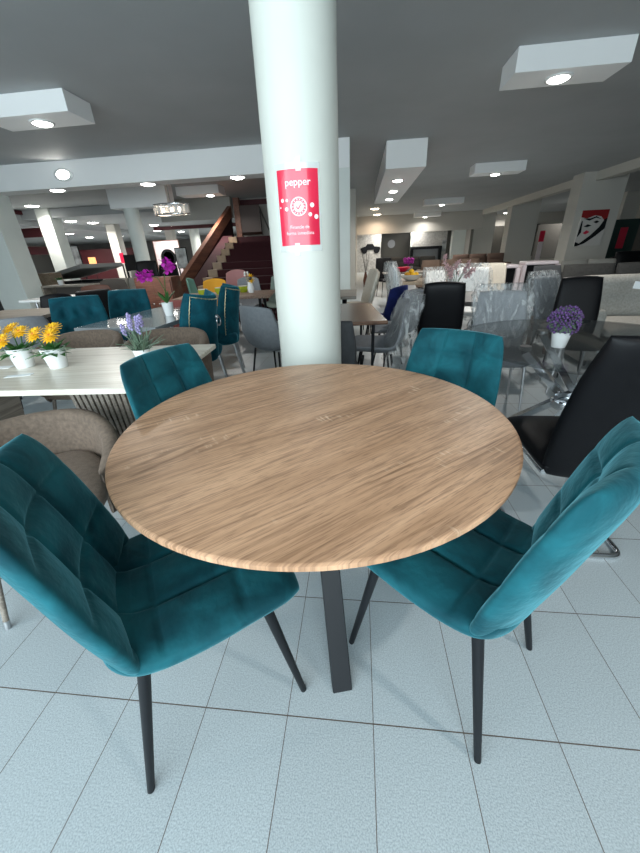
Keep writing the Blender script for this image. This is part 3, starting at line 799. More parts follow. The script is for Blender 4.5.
def rect_table(name, label, x, y, lx, ly, rz, m, legm=None, H=.75, th=.035, cat='table', group=None, lr=.022, inset=.16, splay=0.0):
    t = thing(name, label, cat, (x, y, 0), rz, group)
    MB().box(-lx / 2, lx / 2, -ly / 2, ly / 2, H - th, H).build('tabletop', m, t, bevel=.006)
    for sx in (-1, 1):
        for sy in (-1, 1):
            a, b = sx * (lx / 2 - inset), sy * (ly / 2 - inset)
            MB().tube([(a * (1 - splay), b * (1 - splay), H - th), (a, b, 0)], lr, 10, r1=lr * .7).build('leg', legm or BLACK_METAL, t, smooth=40)
    return t
def round_top_table(name, label, x, y, r, m, legm=None, H=.75, th=.03, group=None):
    t = thing(name, label, 'table', (x, y, 0), 0, group)
    MB().lathe([(r - .01, H - th), (r, H - th + .005), (r, H - .005), (r - .006, H)], 48).build('tabletop', m, t, smooth=40)
    for i in range(4):
        a = PI / 4 + i * PI / 2
        MB().tube([(r * .3 * math.cos(a), r * .3 * math.sin(a), H - th), (r * .62 * math.cos(a), r * .62 * math.sin(a), 0)], .018, 10, r1=.012).build('leg', legm or BLACK_METAL, t, smooth=40)
    return t
POT = [(.0001, 0), (.036, 0), (.038, .003), (.052, .088), (.053, .092), (.049, .092), (.046, .078), (.0001, .076)]
def pot(t, s=1.0, m=None, hs=1.0):
    MB().lathe([(r * s, z * s * hs) for r, z in POT], 28).build('pot', m or WHITE_CERAMIC, t, smooth=40)
def daisy_pot(label, x, y, z, seed, heads, s=.92):
    random.seed(seed)
    t = thing('potted_flower', label, 'potted plant', (x, y, z), 0, 'yellow flowers in white pots on the white-topped table')
    pot(t, s)
    f = MB()
    for i in range(34):
        a = random.uniform(0, 2 * PI); e = random.uniform(.15, 1.1)
        f.leaf((random.uniform(-.025, .025), random.uniform(-.025, .025), .07 * s), (math.cos(a) * math.cos(e), math.sin(a) * math.cos(e), math.sin(e)), random.uniform(.06, .105), .034, .35)
    for hx, hy, hz in heads: f.tube([(hx * .3, hy * .3, .07), (hx, hy, hz - .005)], .003, 6)
    f.build('foliage', LEAF, t, smooth=60)
    for hx, hy, hz in heads:
        p = MB(); tilt = Vector((hx * 3, hy * 3 - .55, .8)).normalized()
        q = tilt.to_track_quat('Z', 'Y').to_matrix()
        for ring, (L, nn, up) in enumerate(((.052, 15, .15), (.042, 13, .40), (.028, 10, .8))):
            for i in range(nn):
                a = 2 * PI * (i + ring * .5) / nn
                d = q @ Vector((math.cos(a), math.sin(a), up)); p.leaf((hx, hy, hz), d, L, .019, .1)
        h = p.build('flower_head', YELLOW, t, smooth=60)
        c = MB().ico(Vector((hx, hy, hz)) + tilt * .008, .009, .7); c.build('flower_eye', ORANGE, h, smooth=180)
    return t
def cup(label, x, y, z, m, group):
    t = thing('cup', label, 'cup', (x, y, z), 0, group)
    MB().lathe([(.0001, 0), (.035, 0), (.052, .03), (.055, .07), (.051, .07), (.047, .03), (.0001, .012)], 20).build('body', m, t, smooth=40)
    MB().tube([(.05 + .028 * math.sin(a * PI / 8), 0, .038 + .022 * math.cos(a * PI / 8)) for a in range(9)], .005, 6).build('handle', m, t, smooth=60)
    return t
def sofa(name, label, x, y, fx, fy, L, m, Hb=.85, D=.9, cush=3, group=None, Hs=.44, arms=True, cm=None):
    t = thing(name, label, 'sofa', (x, y, 0), heading(fx, fy), group)
    MB().box(-L / 2, L / 2, -D / 2, D / 2 - .03, .06, .26).build('base', m, t, bevel=.03, seg=3, smooth=40)
    aw = .16 if arms else 0
    if arms:
        for s in (-1, 1): MB().box(s * (L / 2 - aw) if s > 0 else -L / 2, L / 2 if s > 0 else -(L / 2 - aw), -D / 2, D / 2 - .02, .10, .60).build('arm', m, t, bevel=.05, seg=3, smooth=40)
    MB().box(-L / 2 + aw, L / 2 - aw, -D / 2, -D / 2 + .16, .2, Hb - .12).build('back_frame', m, t, bevel=.05, seg=3, smooth=40)
    cw = (L - 2 * aw) / cush
    for i in range(cush):
        c = -L / 2 + aw + cw * (i + .5)
        s = MB(); cushion(s, [(D / 2 - .01, Hs - .09), (.2, Hs - .07), (-D / 2 + .18, Hs - .08)], [cw / 2 - .004] * 3, .085, .085, k=.10, nu=16, nv=16, edge=4)
        s.v = [(a + c, b, z) for a, b, z in s.v]; s.build('seat_cushion', cm or m, t, smooth=180)
        b = MB(); cushion(b, [(-D / 2 + .30, Hs - .03), (-D / 2 + .24, (Hs + Hb) / 2), (-D / 2 + .20, Hb)], [cw / 2 - .004] * 3, .10, .07, k=.14, nu=20, nv=20, edge=4, quilt=(1, 2, .02))
        b.v = [(a + c, q, z) for a, q, z in b.v]; b.build('back_cushion', cm or m, t, smooth=180)
    for sx in (-1, 1):
        for sy in (-1, 1): MB().tube([(sx * (L / 2 - .1), sy * (D / 2 - .1), .07), (sx * (L / 2 - .1), sy * (D / 2 - .1), 0)], .022, 8).build('foot', BLACK_METAL, t)
    return t
# ================================================================== LEFT: WHITE-TOPPED TABLE
WZ = .735
wt = thing('dining_table', 'cream white-topped rectangular table on fluted pedestals, left of the oak table', 'table', (-1.83, 1.72, 0), math.radians(3))
MB().box(-.93, .93, -.41, .41, WZ - .028, WZ).build('tabletop', PALE_TOP, wt, bevel=.006)
for cx in (.62, -.55):
    p = MB(); p.hexa([(cx - .19, -.20, .02), (cx + .19, -.20, .02), (cx + .19, .13, .02), (cx - .19, .13, .02)], [(cx - .26, -.235, WZ - .028), (cx + .26, -.235, WZ - .028), (cx + .26, .16, WZ - .028), (cx - .26, .16, WZ - .028)])
    for k in range(17):
        a = -1 + 2 * (k + .5) / 17
        for s in (-1,):
            p.hexa([(cx + .19 * a - .006, s * .205 - .010, .02), (cx + .19 * a + .006, s * .205 - .010, .02), (cx + .19 * a + .006, s * .205 + .010, .02), (cx + .19 * a - .006, s * .205 + .010, .02)],
                   [(cx + .26 * a - .010, s * .24 - .010, WZ - .03), (cx + .26 * a + .010, s * .24 - .010, WZ - .03), (cx + .26 * a + .010, s * .24 + .010, WZ - .03), (cx + .26 * a - .010, s * .24 + .010, WZ - .03)])
    p.box(cx - .22, cx + .22, -.23, .17, 0, .02)
    p.build('pedestal', TAUPE_WOOD, wt)
daisy_pot('yellow flowers in a white pot, nearest the left edge of the photo', -1.845, 1.705, WZ, 3, [(-.085, -.02, .185), (-.015, -.055, .155), (.02, .03, .185), (-.05, .05, .20)], 1.15)
daisy_pot('yellow flowers in a white pot, second from the left edge', -1.63, 1.69, WZ, 5, [(-.03, -.04, .185), (.025, .02, .20), (.045, -.03, .175)], 1.15)
random.seed(11)
lv = thing('potted_lavender', 'lilac lavender in a small white pot on the white-topped table', 'potted plant', (-1.165, 1.75, WZ))
pot(lv, .85)
f = MB(); sp = []
for i in range(60):
    a = random.uniform(0, 2 * PI); e = random.uniform(.5, 1.45)
    f.leaf((random.uniform(-.03, .03), random.uniform(-.03, .03), .065), (math.cos(a) * math.cos(e), math.sin(a) * math.cos(e), math.sin(e)), random.uniform(.07, .14), .012, .25)
tips = []
for i in range(7):
    a = i * 2.4; r = .02 + .05 * random.random(); h = random.uniform(.15, .225)
    tips.append((r * math.cos(a), r * math.sin(a), h)); f.tube([(0, 0, .06), (r * .6 * math.cos(a), r * .6 * math.sin(a), h * .6), tips[-1]], .0025, 6)
f.build('foliage', LEAF_GREY, lv, smooth=60)
for q in tips:
    m = MB()
    for k in range(11):
        z = k * .0052; a = k * 2.4
        m.ico((q[0] * (1 + z) + .007 * math.cos(a), q[1] + .007 * math.sin(a), q[2] - .02 + z), .0068, 1.0, 6, 4)
    m.build('flower_spike', LILAC, lv, smooth=180)
pc = MB().box(-.06, .06, -.02, .02, 0, .0015).build('price_card', PAPER); pc.location = (-1.735, 1.545, WZ); pc.rotation_euler.z = .35; tag(pc, 'small white price card lying in front of the yellow flowers', 'card')
pc = MB().box(-.06, .06, -.03, .03, 0, .0015).build('price_card', PAPER); pc.location = (-1.99, 1.69, WZ); pc.rotation_euler.z = .2; tag(pc, 'white price card at the left edge, beside the leftmost flower pot', 'card')

barrel_armchair('taupe barrel armchair on the near side of the white-topped table, its open front towards us', -1.285, 1.03, .62, -.78)
barrel_armchair('taupe barrel armchair on the far side of the white-topped table, behind the yellow flowers', -2.12, 2.40, .05, -1, rim=.75)
barrel_armchair('taupe barrel armchair on the far side of the white-topped table, behind the lavender', -1.43, 2.42, .05, -1, rim=.75)

# ------------------------------------------------------------------ grey gloss table with teal tufted chairs
rect_table('dining_table', 'grey gloss dining table carrying the magenta orchid, beyond the white-topped table', -1.98, 3.38, .78, 1.25, -.08, MARBLE, STEEL, inset=.30)
random.seed(4)
orr = thing('potted_orchid', 'magenta orchid in a white pot on the grey gloss table', 'potted orchid', (-1.84, 3.36, .75)); orr.scale = (.72, .72, .72)
pot(orr, 1.45, hs=1.25)
f = MB()
for i in range(7):
    a = i * .9; f.leaf((0, 0, .15), (math.cos(a) * .45, math.sin(a) * .45, .9), .20, .055, .3)
f.build('leaf', LEAF, orr, smooth=60)
s1 = [(0, 0, .14), (.01, 0, .32), (-.05, 0, .47), (-.18, 0, .52), (-.30, 0, .49)]; s2 = [(0, 0, .14), (.02, 0, .35), (.06, 0, .55), (.12, 0, .63), (.20, -.01, .64)]
MB().tube(s1, .005, 6).tube(s2, .005, 6).build('stem', LEAF, orr, smooth=60)
for path in (s1, s2):
    for k in range(9):
        q = Vector(interp(path, .62 + .38 * k / 8)) + Vector((random.uniform(-.03, .03), random.uniform(-.06, .02), random.uniform(-.06, .045)))
        m = MB()
        for i in range(5):
            a = i * 2 * PI / 5 + k; m.leaf(q, (math.cos(a), -.5, math.sin(a)), .062, .055, .1)
        m.build('flower', MAGENTA, orr, smooth=60)
TUF = [(u, v) for u in (-.5, 0, .5) for v in (-.1, .45)]
upholstered('tufted_chair', 'teal tufted chair behind the grey gloss table, nearer one on its left', -2.86, 3.42, .6, -.8, TEAL_DARK, .93, .26, group='teal tufted chairs at the grey gloss table', tufts=TUF, lean=.13)
upholstered('tufted_chair', 'teal tufted chair behind the grey gloss table, farther one at its end', -2.80, 4.10, .3, -.95, TEAL_DARK, .93, .25, group='teal tufted chairs at the grey gloss table', tufts=TUF, lean=.13)
nailhead('dark teal nailhead chair with ring pull, nearer one with its back square to us', -1.56, 3.14, -1, .05)
nailhead('dark teal nailhead chair with ring pull, farther one seen from its side', -1.58, 3.84, -1, -.32)
bucket('shell_chair', 'slate grey shell chair just left of the round column', -.80, 3.32, .55, .83, GREY_FABRIC, .85, .27)

# ------------------------------------------------------------------ plank table with lime cups, bucket chairs round it
rect_table('dining_table', 'rustic plank dining table set with lime green cups, in front of the stairs', -1.93, 5.28, 1.35, .85, .12, PLANK, BLACK_METAL)
LIME = mat('lime_glaze', (0.36, 0.42, 0.03), 0.25)
for (x, y), lb in zip(((-2.22, 5.12), (-2.05, 5.33), (-1.80, 5.02), (-1.74, 5.50)), ('leftmost lime cup on the plank table', 'second lime cup from the left on the plank table', 'third lime cup, nearest the front edge of the plank table', 'rightmost lime cup on the plank table beside the vase')):
    c = cup(lb, x, y, .75, LIME, 'lime green cups on the plank table'); c.scale = (1.3, 1.3, 1.25)
    MB().lathe([(.0001, 0), (.05, .002), (.05, .008), (.0001, .010)], 16, (0, 0, .068)).build('lid', CREAM, c, smooth=40)
va = thing('flower_vase', 'white vase with yellow and white flowers on the plank table', 'vase', (-1.60, 5.42, .75))
MB().lathe([(.0001, 0), (.04, 0), (.05, .06), (.035, .13), (.04, .15), (.033, .15), (.0001, .02)], 20).build('vase', WHITE_CERAMIC, va, smooth=60)
fl = MB()
for k in range(16):
    a = k * 2 * PI / 16; fl.leaf((0.02, -.02, .20), (math.cos(a), -.3, math.sin(a)), .075, .03, .1)
h_ = fl.build('flower_head', YELLOW, va, smooth=60); MB().ico((0.02, -.045, .2), .026).build('flower_eye', DARK_PANEL, h_, smooth=180)
MB().tube([(0, 0, .03), (.02, -.01, .2)], .004, 6).tube([(0, 0, .03), (-.05, 0, .27)], .004, 6).build('stem', LEAF, va)
fw = MB()
for k in range(7): fw.ico((-.05 + .03 * math.cos(k * 2.1), .02 * math.sin(k * 3), .26 + .02 * math.sin(k * 1.3)), .014)
fw.build('white_blossom', WHITE_CERAMIC, va, smooth=180)
g = 'coloured shell chairs around the plank table'
bucket('shell_chair', 'brick red shell chair at the left end of the plank table, nearer one', -2.80, 4.84, .6, .8, BRICK, .78, .22, group=g)
bucket('shell_chair', 'brick red shell chair at the plank table, right of its twin', -2.24, 4.50, .1, 1, BRICK, .80, .22, group=g)
bucket('shell_chair', 'mint green shell chair left of the mustard one', -2.98, 6.9, 1, .15, MINT, .92, .25, group=g)
bucket('shell_chair', 'mustard yellow shell chair beyond the plank table', -2.47, 6.08, .1, -1, MUSTARD, .92, .24, group=g)
bucket('shell_chair', 'black shell chair between the mustard and grey chairs', -1.98, 6.5, .0, -1, BLACK_LEATHER, .84, .22, group=g)
bucket('shell_chair', 'dusty pink shell chair standing behind the grey ones', -2.36, 7.02, .1, -1, PINK, 1.02, .26, group=g)
bucket('shell_chair', 'mid grey shell chair beyond the plank table, behind the vase', -1.88, 6.06, .0, -1, MIDGREY, .93, .23, group=g)
bucket('shell_chair', 'pale grey-green shell chair next to the round column, farthest right at the plank table', -1.38, 6.25, -.2, -1, SAGE, .94, .23, group=g)

# ------------------------------------------------------------------ the stairs
sw = thing('staircase', 'dark red carpeted staircase with timber balustrade, left of the round column', 'staircase', (-2.2, 9.4, 0))
for i in range(11):
    y0 = 7.35 + .39 * i - 9.4; z1 = .16 * (i + 1)
    MB().box(-1.36, 1.5, y0, y0 + .42 if i < 10 else 3.6, max(0, z1 - .32), z1).build('step', CARPET, sw)
    MB().box(-1.60, -1.36, y0 - .03, y0 + .42, max(0, z1 - .30), z1 + .012).build('step_side', BEIGE_STEP, sw)
def slope_board(x0, x1, ya, za, yb, zb, h):
    return MB().hexa([(x0, ya, za - h), (x1, ya, za - h), (x1, yb, zb - h), (x0, yb, zb - h)], [(x0, ya, za), (x1, ya, za), (x1, yb, zb), (x0, yb, zb)])
slope_board(-1.90, -1.60, -2.05, .10, 2.2, 1.82, .25).build('inner_slope', CARPET, sw)
slope_board(-2.02, -1.90, -2.05, .36, 3.37, 2.72, .30).build('balustrade', STAIR_WOOD, sw)
slope_board(-1.99, -1.92, -2.05, .10, 3.37, 2.42, .75).build('balustrade_panel', CARPET, sw)
MB().box(-1.78, -1.60, 3.25, 3.40, 1.76, 2.92).build('newel_post', STAIR_WOOD, sw)
slope_board(-1.60, -.95, 3.28, 2.70, 3.38, 2.62, .75).build('landing_panel', mat('dark_brown_panel', (0.035, 0.016, 0.011), .5), sw)
MB().tube([(-.95, 3.3, 2.6), (-.62, 3.3, 1.80)], .025, 8).build('brace', DARK_PANEL, sw)

# ------------------------------------------------------------------ far left furniture
rect_table('desk', 'grey wooden table at the far left edge of the photo', -3.95, 3.65, .95, 1.3, .15, GREY_OAK, BLACK_METAL)
bucket('shell_chair', 'black shell chair beyond the grey table at the left edge', -4.2, 4.55, .1, -1, BLACK_LEATHER, .88, .28)
bucket('shell_chair', 'grey shell chair on the near right of the grey table at the left edge', -3.2, 3.05, -.6, .6, MIDGREY, .84, .27)
bucket('shell_chair', 'slate blue-grey shell chair behind the leftmost yellow flowers', -3.25, 2.35, -.9, .3, GREY_FABRIC, .72, .27)
upholstered('dining_chair', 'black padded chair between the two teal tufted chairs', -3.32, 4.5, .8, -.5, BLACK_LEATHER, .92, .25)
sb = thing('sideboard', 'dark grey sideboard with beige end panel near the left column', 'sideboard', (-8.7, 9.3, 0), .1)
MB().box(-1.15, .25, -.22, .22, .08, 1.0).build('body', TAUPE_DARK, sb, bevel=.01)
MB().box(.25, .62, -.24, .24, .0, 1.06).build('end_panel', BEIGE_WOOD, sb, bevel=.01)
for k in range(3): d_ = MB().box(-1.12, .22, -.245, -.22, .1 + k * .30, .38 + k * .30).build('drawer', mat('sideboard_front_%d' % k, (.07, .068, .065), .4), sb, bevel=.004); MB().box(-.55, -.35, -.26, -.245, .25 + k * .30, .27 + k * .30).build('handle', STEEL, d_)
tv = thing('shelf_unit', 'low taupe open shelf unit with a small plant on it', 'shelf unit', (-6.75, 8.1, 0))
MB().box(-.55, .75, -.2, .2, .78, .82).build('top', GREY_OAK, tv); MB().box(-.55, .75, -.2, .2, .06, .1).build('bottom', GREY_OAK, tv); MB().box(-.55, .75, -.2, .2, .42, .45).build('shelf', GREY_OAK, tv)
MB().box(-.55, -.51, -.2, .2, 0, .78).build('side_panel', GREY_OAK, tv); MB().box(.71, .75, -.2, .2, 0, .78).build('side_panel', GREY_OAK, tv); MB().box(-.51, .71, .17, .2, .1, .78).build('back_panel', TAUPE_DARK, tv)
pp = thing('potted_plant', 'tiny green plant in a white pot on the taupe shelf unit', 'potted plant', (-6.85, 8.0, .82)); pot(pp, 1.2)
f = MB(); random.seed(2)
for i in range(20):
    a = random.uniform(0, 6.3); f.leaf((0, 0, .09), (math.cos(a), math.sin(a), random.uniform(.3, 1.5)), .12, .05, .3)
f.build('foliage', LEAF, pp, smooth=60)
bd = thing('storage_bed', 'grey upholstered storage bed with its base lifted open', 'bed', (-8.85, 11.4, 0), -.15)
MB().box(-1.1, 1.1, -.9, -.78, 0, .75).box(-1.1, 1.1, .78, .9, 0, .75).box(-1.1, -.98, -.78, .78, 0, .75).box(.98, 1.1, -.78, .78, 0, .75).build('bed_frame', DARK_GREY, bd, bevel=.02)
MB().hexa([(-1.02, -.85, .80), (.85, -.85, 1.12), (.85, .85, 1.12), (-1.02, .85, .80)], [(-1.02, -.85, .90), (.85, -.85, 1.24), (.85, .85, 1.24), (-1.02, .85, .90)]).build('mattress', mat('pale_grey_mattress', (.42, .42, .41), .8), bd, bevel=.03)
MB().box(-.98, .98, -.78, .78, .1, .14).build('storage_floor', BLACK_LEATHER, bd)
sofa('sofa', 'light grey sofa left of the cream column in the distance', -7.6, 13.2, .2, -1, 1.9, mat('light_grey_sofa', (.30, .29, .27), .9), .95, cush=2)
sofa('sofa', 'pale beige sofa in front of the round back column', -6.15, 9.3, .1, -1, 1.7, mat('pale_beige_sofa', (.36, .34, .30), .9), .86, cush=2)
bucket('lounge_chair', 'chestnut brown chair far left, in front of the grey sofa', -5.05, 6.7, .6, -.8, BROWN, .86, .30)
bucket('lounge_chair', 'taupe chair behind the chestnut brown one', -5.3, 7.6, .5, -.8, TAUPE_DARK, .92, .30)
wtb = rect_table('dining_table', 'long white table with cups in front of the round back column', -4.75, 5.85, 1.5, .8, .12, WHITE_CERAMIC, STEEL)
cup('white cup on the long white table, left one of three', -4.75, 5.9, .75, WHITE_CERAMIC, 'white cups on the long white table')
cup('white cup on the long white table, middle one of three', -4.5, 6.0, .75, WHITE_CERAMIC, 'white cups on the long white table')
cup('white cup at the right end of the long white table', -4.1, 5.9, .75, WHITE_CERAMIC, 'white cups on the long white table')
bucket('shell_chair', 'white shell chair just behind the left tufted chair', -4.05, 5.32, .1, 1, WHITE_CERAMIC, .82, .24)
bucket('shell_chair', 'white shell chair behind the end tufted chair at the long white table', -3.5, 5.35, 0, 1, WHITE_CERAMIC, .80, .24)
cbn = thing('cabinet', 'reddish brown wooden cabinet behind the magenta orchid', 'cabinet', (-3.55, 6.35, 0), .05)
MB().box(-.33, .33, -.2, .2, .05, .98).build('body', CHERRY, cbn, bevel=.01)
for s in (-1, 1): d_ = MB().box(min(0, s * .31), max(0, s * .31), -.222, -.2, .1, .94).build('door', CHERRY, cbn, bevel=.004); MB().ico((s * .05, -.235, .55), .015).build('knob', STEEL, d_)
MB().box(-.28, .28, -.15, .15, 0, .05).build('plinth', BLACK_METAL, cbn)
upholstered('bar_chair', 'black high-backed chair between the brown cabinet and the mint chair', -4.62, 7.75, .2, -1, BLACK_LEATHER, 1.25, .25)
upholstered('bar_chair', 'black chair beside the foot of the stairs', -4.66, 8.75, .15, -1, BLACK_LEATHER, 1.15, .25)
def panel(name, label, x0, x1, y, z0, z1, m, cat, frame=None, group=None, feet=False):
    t = thing(name, label, cat, ((x0 + x1) / 2, y, z0), 0, group); w = (x1 - x0) / 2
    MB().box(-w, w, 0, .03, 0, z1 - z0).build('panel', m, t)
    if frame:
        MB().box(-w - .03, w + .03, -.01, .035, -.03, 0).box(-w - .03, w + .03, -.01, .035, z1 - z0, z1 - z0 + .03).box(-w - .03, -w, -.01, .035, 0, z1 - z0).box(w, w + .03, -.01, .035, 0, z1 - z0).build('frame', frame, t)
    if feet: MB().box(-w, -w + .05, 0, .04, -z0, -.03).box(w - .05, w, 0, .04, -z0, -.03).build('stand', BLACK_METAL, t)
    return t
PIC = mat('grey_print', (.35, .37, .38), .5, noise=.7, nscale=3)
panel('framed_picture', 'pale abstract print in the dark area right of the left column', -13.9, -13.1, 17.0, 1.0, 2.0, PIC, 'picture', BLACK_METAL, feet=True)
pa = panel('framed_picture', 'white panel with a dark round emblem right of the round back column', -10.2, -8.9, 18.6, .5, 2.1, POSTER_WHITE, 'picture', STAIR_WOOD, feet=True)
MB().lathe([(.28, 0), (.34, .01), (.40, .01), (.40, 0)], 28, (0, -.005, .85), Matrix.Translation((0, 0, .85)) @ Matrix.Rotation(PI / 2, 4, 'X') @ Matrix.Translation((0, 0, -.85))).build('emblem', BLACK_METAL, pa)
panel('framed_picture', 'dark-framed print left of the round far column', -8.35, -7.85, 17.0, .9, 1.7, PIC, 'picture', BLACK_METAL, feet=True)
panel('display_stand', 'dark maroon display wall at the far left behind the lifted bed', -15.0, -11.3, 19.0, 0, 1.9, MAROON, 'display wall')
og = thing('floor_lamp', 'glowing amber floor lamp right of the far left column', 'lamp'); MB().lathe([(.14, 0), (.14, .02), (.012, .03), (.012, .92)], 16).build('stand', BLACK_METAL, og, smooth=40); MB().box(-.11, .11, -.1, .1, .9, 1.5).build('lamp_shade', mat('amber_lamp', (1.0, .42, .16), .5, emit=.9), og); og.location = (-12.1, 16.4, 0)
panel('television', 'black television screen on the wall side of the stairs foot', -9.4, -8.6, 14.6, .9, 1.5, BLACK_LEATHER, 'television', feet=True)
panel('notice_board', 'small red sign beside the cream column', -10.2, -10.02, 15.6, 1.2, 1.6, RED, 'sign', feet=True)
# ================================================================== RIGHT: GLASS TABLE AND ITS CHAIRS
gt = thing('glass_table', 'round smoked glass dining table on crossed chrome legs, right of the oak table', 'table', (1.25, 2.05, 0))
MB().lathe([(.0001, .738), (.655, .738), (.66, .744), (.655, .75), (.0001, .75)], 64).build('glass_top', GLASS, gt, smooth=40)
for a0, rr in ((.35, .0), (.35 + PI / 2, 0), (.35 + PI, 0), (.35 + 3 * PI / 2, 0)):
    d = Vector((math.cos(a0), math.sin(a0), 0)); n = Vector((-d.y, d.x, 0)) * .05
    p0 = -d * .34 + n; p1 = d * .44 + n
    MB().tube([p1 + Vector((0, 0, .02)), p0 + Vector((0, 0, .712))], .027, 4).build('leg', CHROME, gt)
    MB().lathe([(.03, .715), (.03, .738)], 16, (p0.x, p0.y, 0)).build('glass_pad', STEEL, gt)
MB().lathe([(.07, .34), (.085, .35), (.085, .39), (.07, .40)], 20).build('hub', CHROME, gt, smooth=40)
random.seed(21)
pb = thing('potted_plant', 'purple ball-shaped flowering plant in a white pot on the glass table', 'potted plant', (1.035, 1.90, .751)); pb.scale = (.74, .74, .74)
pot(pb, 1.15, hs=1.0)
f = MB()
for i in range(260):
    z = 1 - 2 * (i + .5) / 260; a = i * 2.39996; r = math.sqrt(1 - z * z)
    d = Vector((r * math.cos(a), r * math.sin(a), z))
    f.leaf(Vector((0, 0, .175)) + d * .05, d + Vector((random.uniform(-.4, .4), random.uniform(-.4, .4), random.uniform(-.4, .4))), .05, .02, .3)
f.build('foliage', LEAF_GREY, pb, smooth=60)
f = MB()
for i in range(300):
    z = 1 - 2 * (i + .5) / 300; a = i * 2.39996 + .5; r = math.sqrt(1 - z * z)
    d = Vector((r * math.cos(a), r * math.sin(a), z)); f.ico(Vector((0, 0, .175)) + d * random.uniform(.075, .102), random.uniform(.006, .011), 1, 6, 4)
bl = f.build('blossom', PURPLE, pb, smooth=180); bl['kind'] = 'stuff'

bc = thing('cantilever_chair', 'black leather high-back chair on a chrome cantilever base, by the glass table', 'chair', (.945, 1.44, 0), -.02)
s = MB(); cushion(s, [(.25, .435), (.1, .455), (-.1, .45), (-.22, .44)], [.20, .215, .215, .205], .03, .045, k=.18, nu=22, nv=22); s.build('seat', BLACK_LEATHER, bc, smooth=180)
s = MB(); cushion(s, [(-.20, .39), (-.225, .50), (-.255, .65), (-.305, .83), (-.36, .985)], [.20, .21, .215, .215, .205], .025, .035, k=.14, wrap=.02, nu=26, nv=26); s.build('backrest', BLACK_LEATHER, bc, smooth=180)
def rounded(pts, r, n=5):
    out = [Vector(pts[0])]
    for a, b, c in zip(pts, pts[1:], pts[2:]):
        a, b, c = Vector(a), Vector(b), Vector(c)
        p, q = b + (a - b).normalized() * r, b + (c - b).normalized() * r
        for i in range(n + 1):
            t = i / n; out.append(p * (1 - t) ** 2 + b * 2 * t * (1 - t) + q * t * t)
    return out + [Vector(pts[-1])]
for s in (-1, 1):
    MB().tube(rounded([(s * .03, -.24, .013), (s * .20, -.24, .013), (s * .20, .24, .013), (s * .19, .23, .41), (s * .19, -.20, .41)], .05), .0125, 10).build('frame_tube', CHROME, bc, smooth=60)
MB().tube([(-.04, -.24, .013), (.04, -.24, .013)], .0125, 10).build('rear_cross_bar', CHROME, bc, smooth=60)

upholstered('dining_chair', 'large grey chair in clear plastic wrap standing behind the glass table', 1.13, 2.86, -.12, -1, MIDGREY, .91, .20, STEEL, film=True, lean=.06, group='grey chairs still in plastic wrap')

# ------------------------------------------------------------------ walnut table right of the column
rect_table('dining_table', 'glossy walnut table just right of the round column', -.16, 3.30, .68, 1.1, .1, WALNUT, BLACK_METAL, th=.03, lr=.014, inset=.10)
upholstered('dining_chair', 'slate grey chair back peeking out right of the round column', -.20, 2.55, .05, 1, DARK_GREY, .84, .20, lean=.06)
bucket('shell_chair', 'grey shell chair under crinkled clear plastic at the walnut table', 0.16, 3.14, -.95, -.05, MIDGREY, .86, .25, group='grey chairs still in plastic wrap', film=True)
bucket('shell_chair', 'bare mid grey shell chair right behind the plastic-wrapped one at the walnut table', 0.40, 3.90, -.9, -.2, MIDGREY, .86, .25)
rect_table('dining_table', 'grey oak table between the two navy chairs, right of the square column', -.42, 4.95, .8, .9, 0, GREY_OAK, BLACK_METAL)
bucket('shell_chair', 'navy velvet chair at the grey oak table, its right one', .30, 4.40, -.75, .6, NAVY, .88, .22)
bucket('shell_chair', 'navy velvet chair at the grey oak table, half hidden by the round column', -.40, 4.30, .1, 1, NAVY, .86, .22)
upholstered('dining_chair', 'cream padded chair at the grey oak table, nearer one', -.02, 5.47, -1, -.05, CREAM, .98, .2, group='cream chairs by the grey oak table')
upholstered('dining_chair', 'cream padded chair at the grey oak table, farther one', -.02, 6.02, -1, -.35, CREAM, .98, .2, group='cream chairs by the grey oak table')
upholstered('dining_chair', 'tall white chair in plastic wrap right of the cream chairs, left one of two', .74, 5.2, 1, .1, WHITE_CERAMIC, 1.04, .22, film=True, group='white chairs in plastic wrap')
upholstered('dining_chair', 'tall white chair in plastic wrap left of the fruit table, right one of two', .80, 5.78, 1, .1, WHITE_CERAMIC, 1.04, .22, film=True, group='white chairs in plastic wrap')
rect_table('dining_table', 'pale beige table with a bowl of yellow fruit on it', 1.02, 6.75, .85, .8, 0, BEIGE_WOOD, BLACK_METAL, th=.05)
bw = MB().lathe([(.0001, 0), (.07, .0), (.15, .05), (.19, .10), (.18, .10), (.14, .055), (.0001, .012)], 24).build('fruit_bowl', WHITE_CERAMIC, smooth=40); bw.location = (.90, 6.55, .75); tag(bw, 'white bowl holding yellow and orange fruit on the beige table', 'bowl')
for i, (a, r, z, m, lb) in enumerate(((0, .08, .095, YELLOW, 'yellow fruit at the right side of the bowl'), (1.257, .08, .095, MUSTARD, 'orange fruit at the back of the bowl'), (2.513, .08, .095, YELLOW, 'yellow fruit at the back left of the bowl'), (3.77, .08, .095, MUSTARD, 'orange fruit at the front left of the bowl'), (5.027, .08, .095, YELLOW, 'yellow fruit at the front of the bowl'), (0, 0, .145, YELLOW, 'yellow fruit topmost in the bowl'))):
    fr = MB().ico((0, 0, 0), .046, .95, 14, 10).build('fruit', m, smooth=180); fr.location = (.90 + r * math.cos(a), 6.55 + r * math.sin(a), .75 + z); tag(fr, lb, 'fruit', 'fruit in the white bowl')
rect_table('dining_table', 'dark rectangular table in front of the black high-back chair', 1.28, 4.18, .85, .95, -.05, DARK_WOOD, BLACK_METAL, th=.045)
upholstered('dining_chair', 'black leather high-back dining chair with brown wooden legs in mid distance', .75, 3.40, .16, 1, BLACK_LEATHER, .99, .18, BROWN, lean=.10, wrap=.0)
random.seed(31)
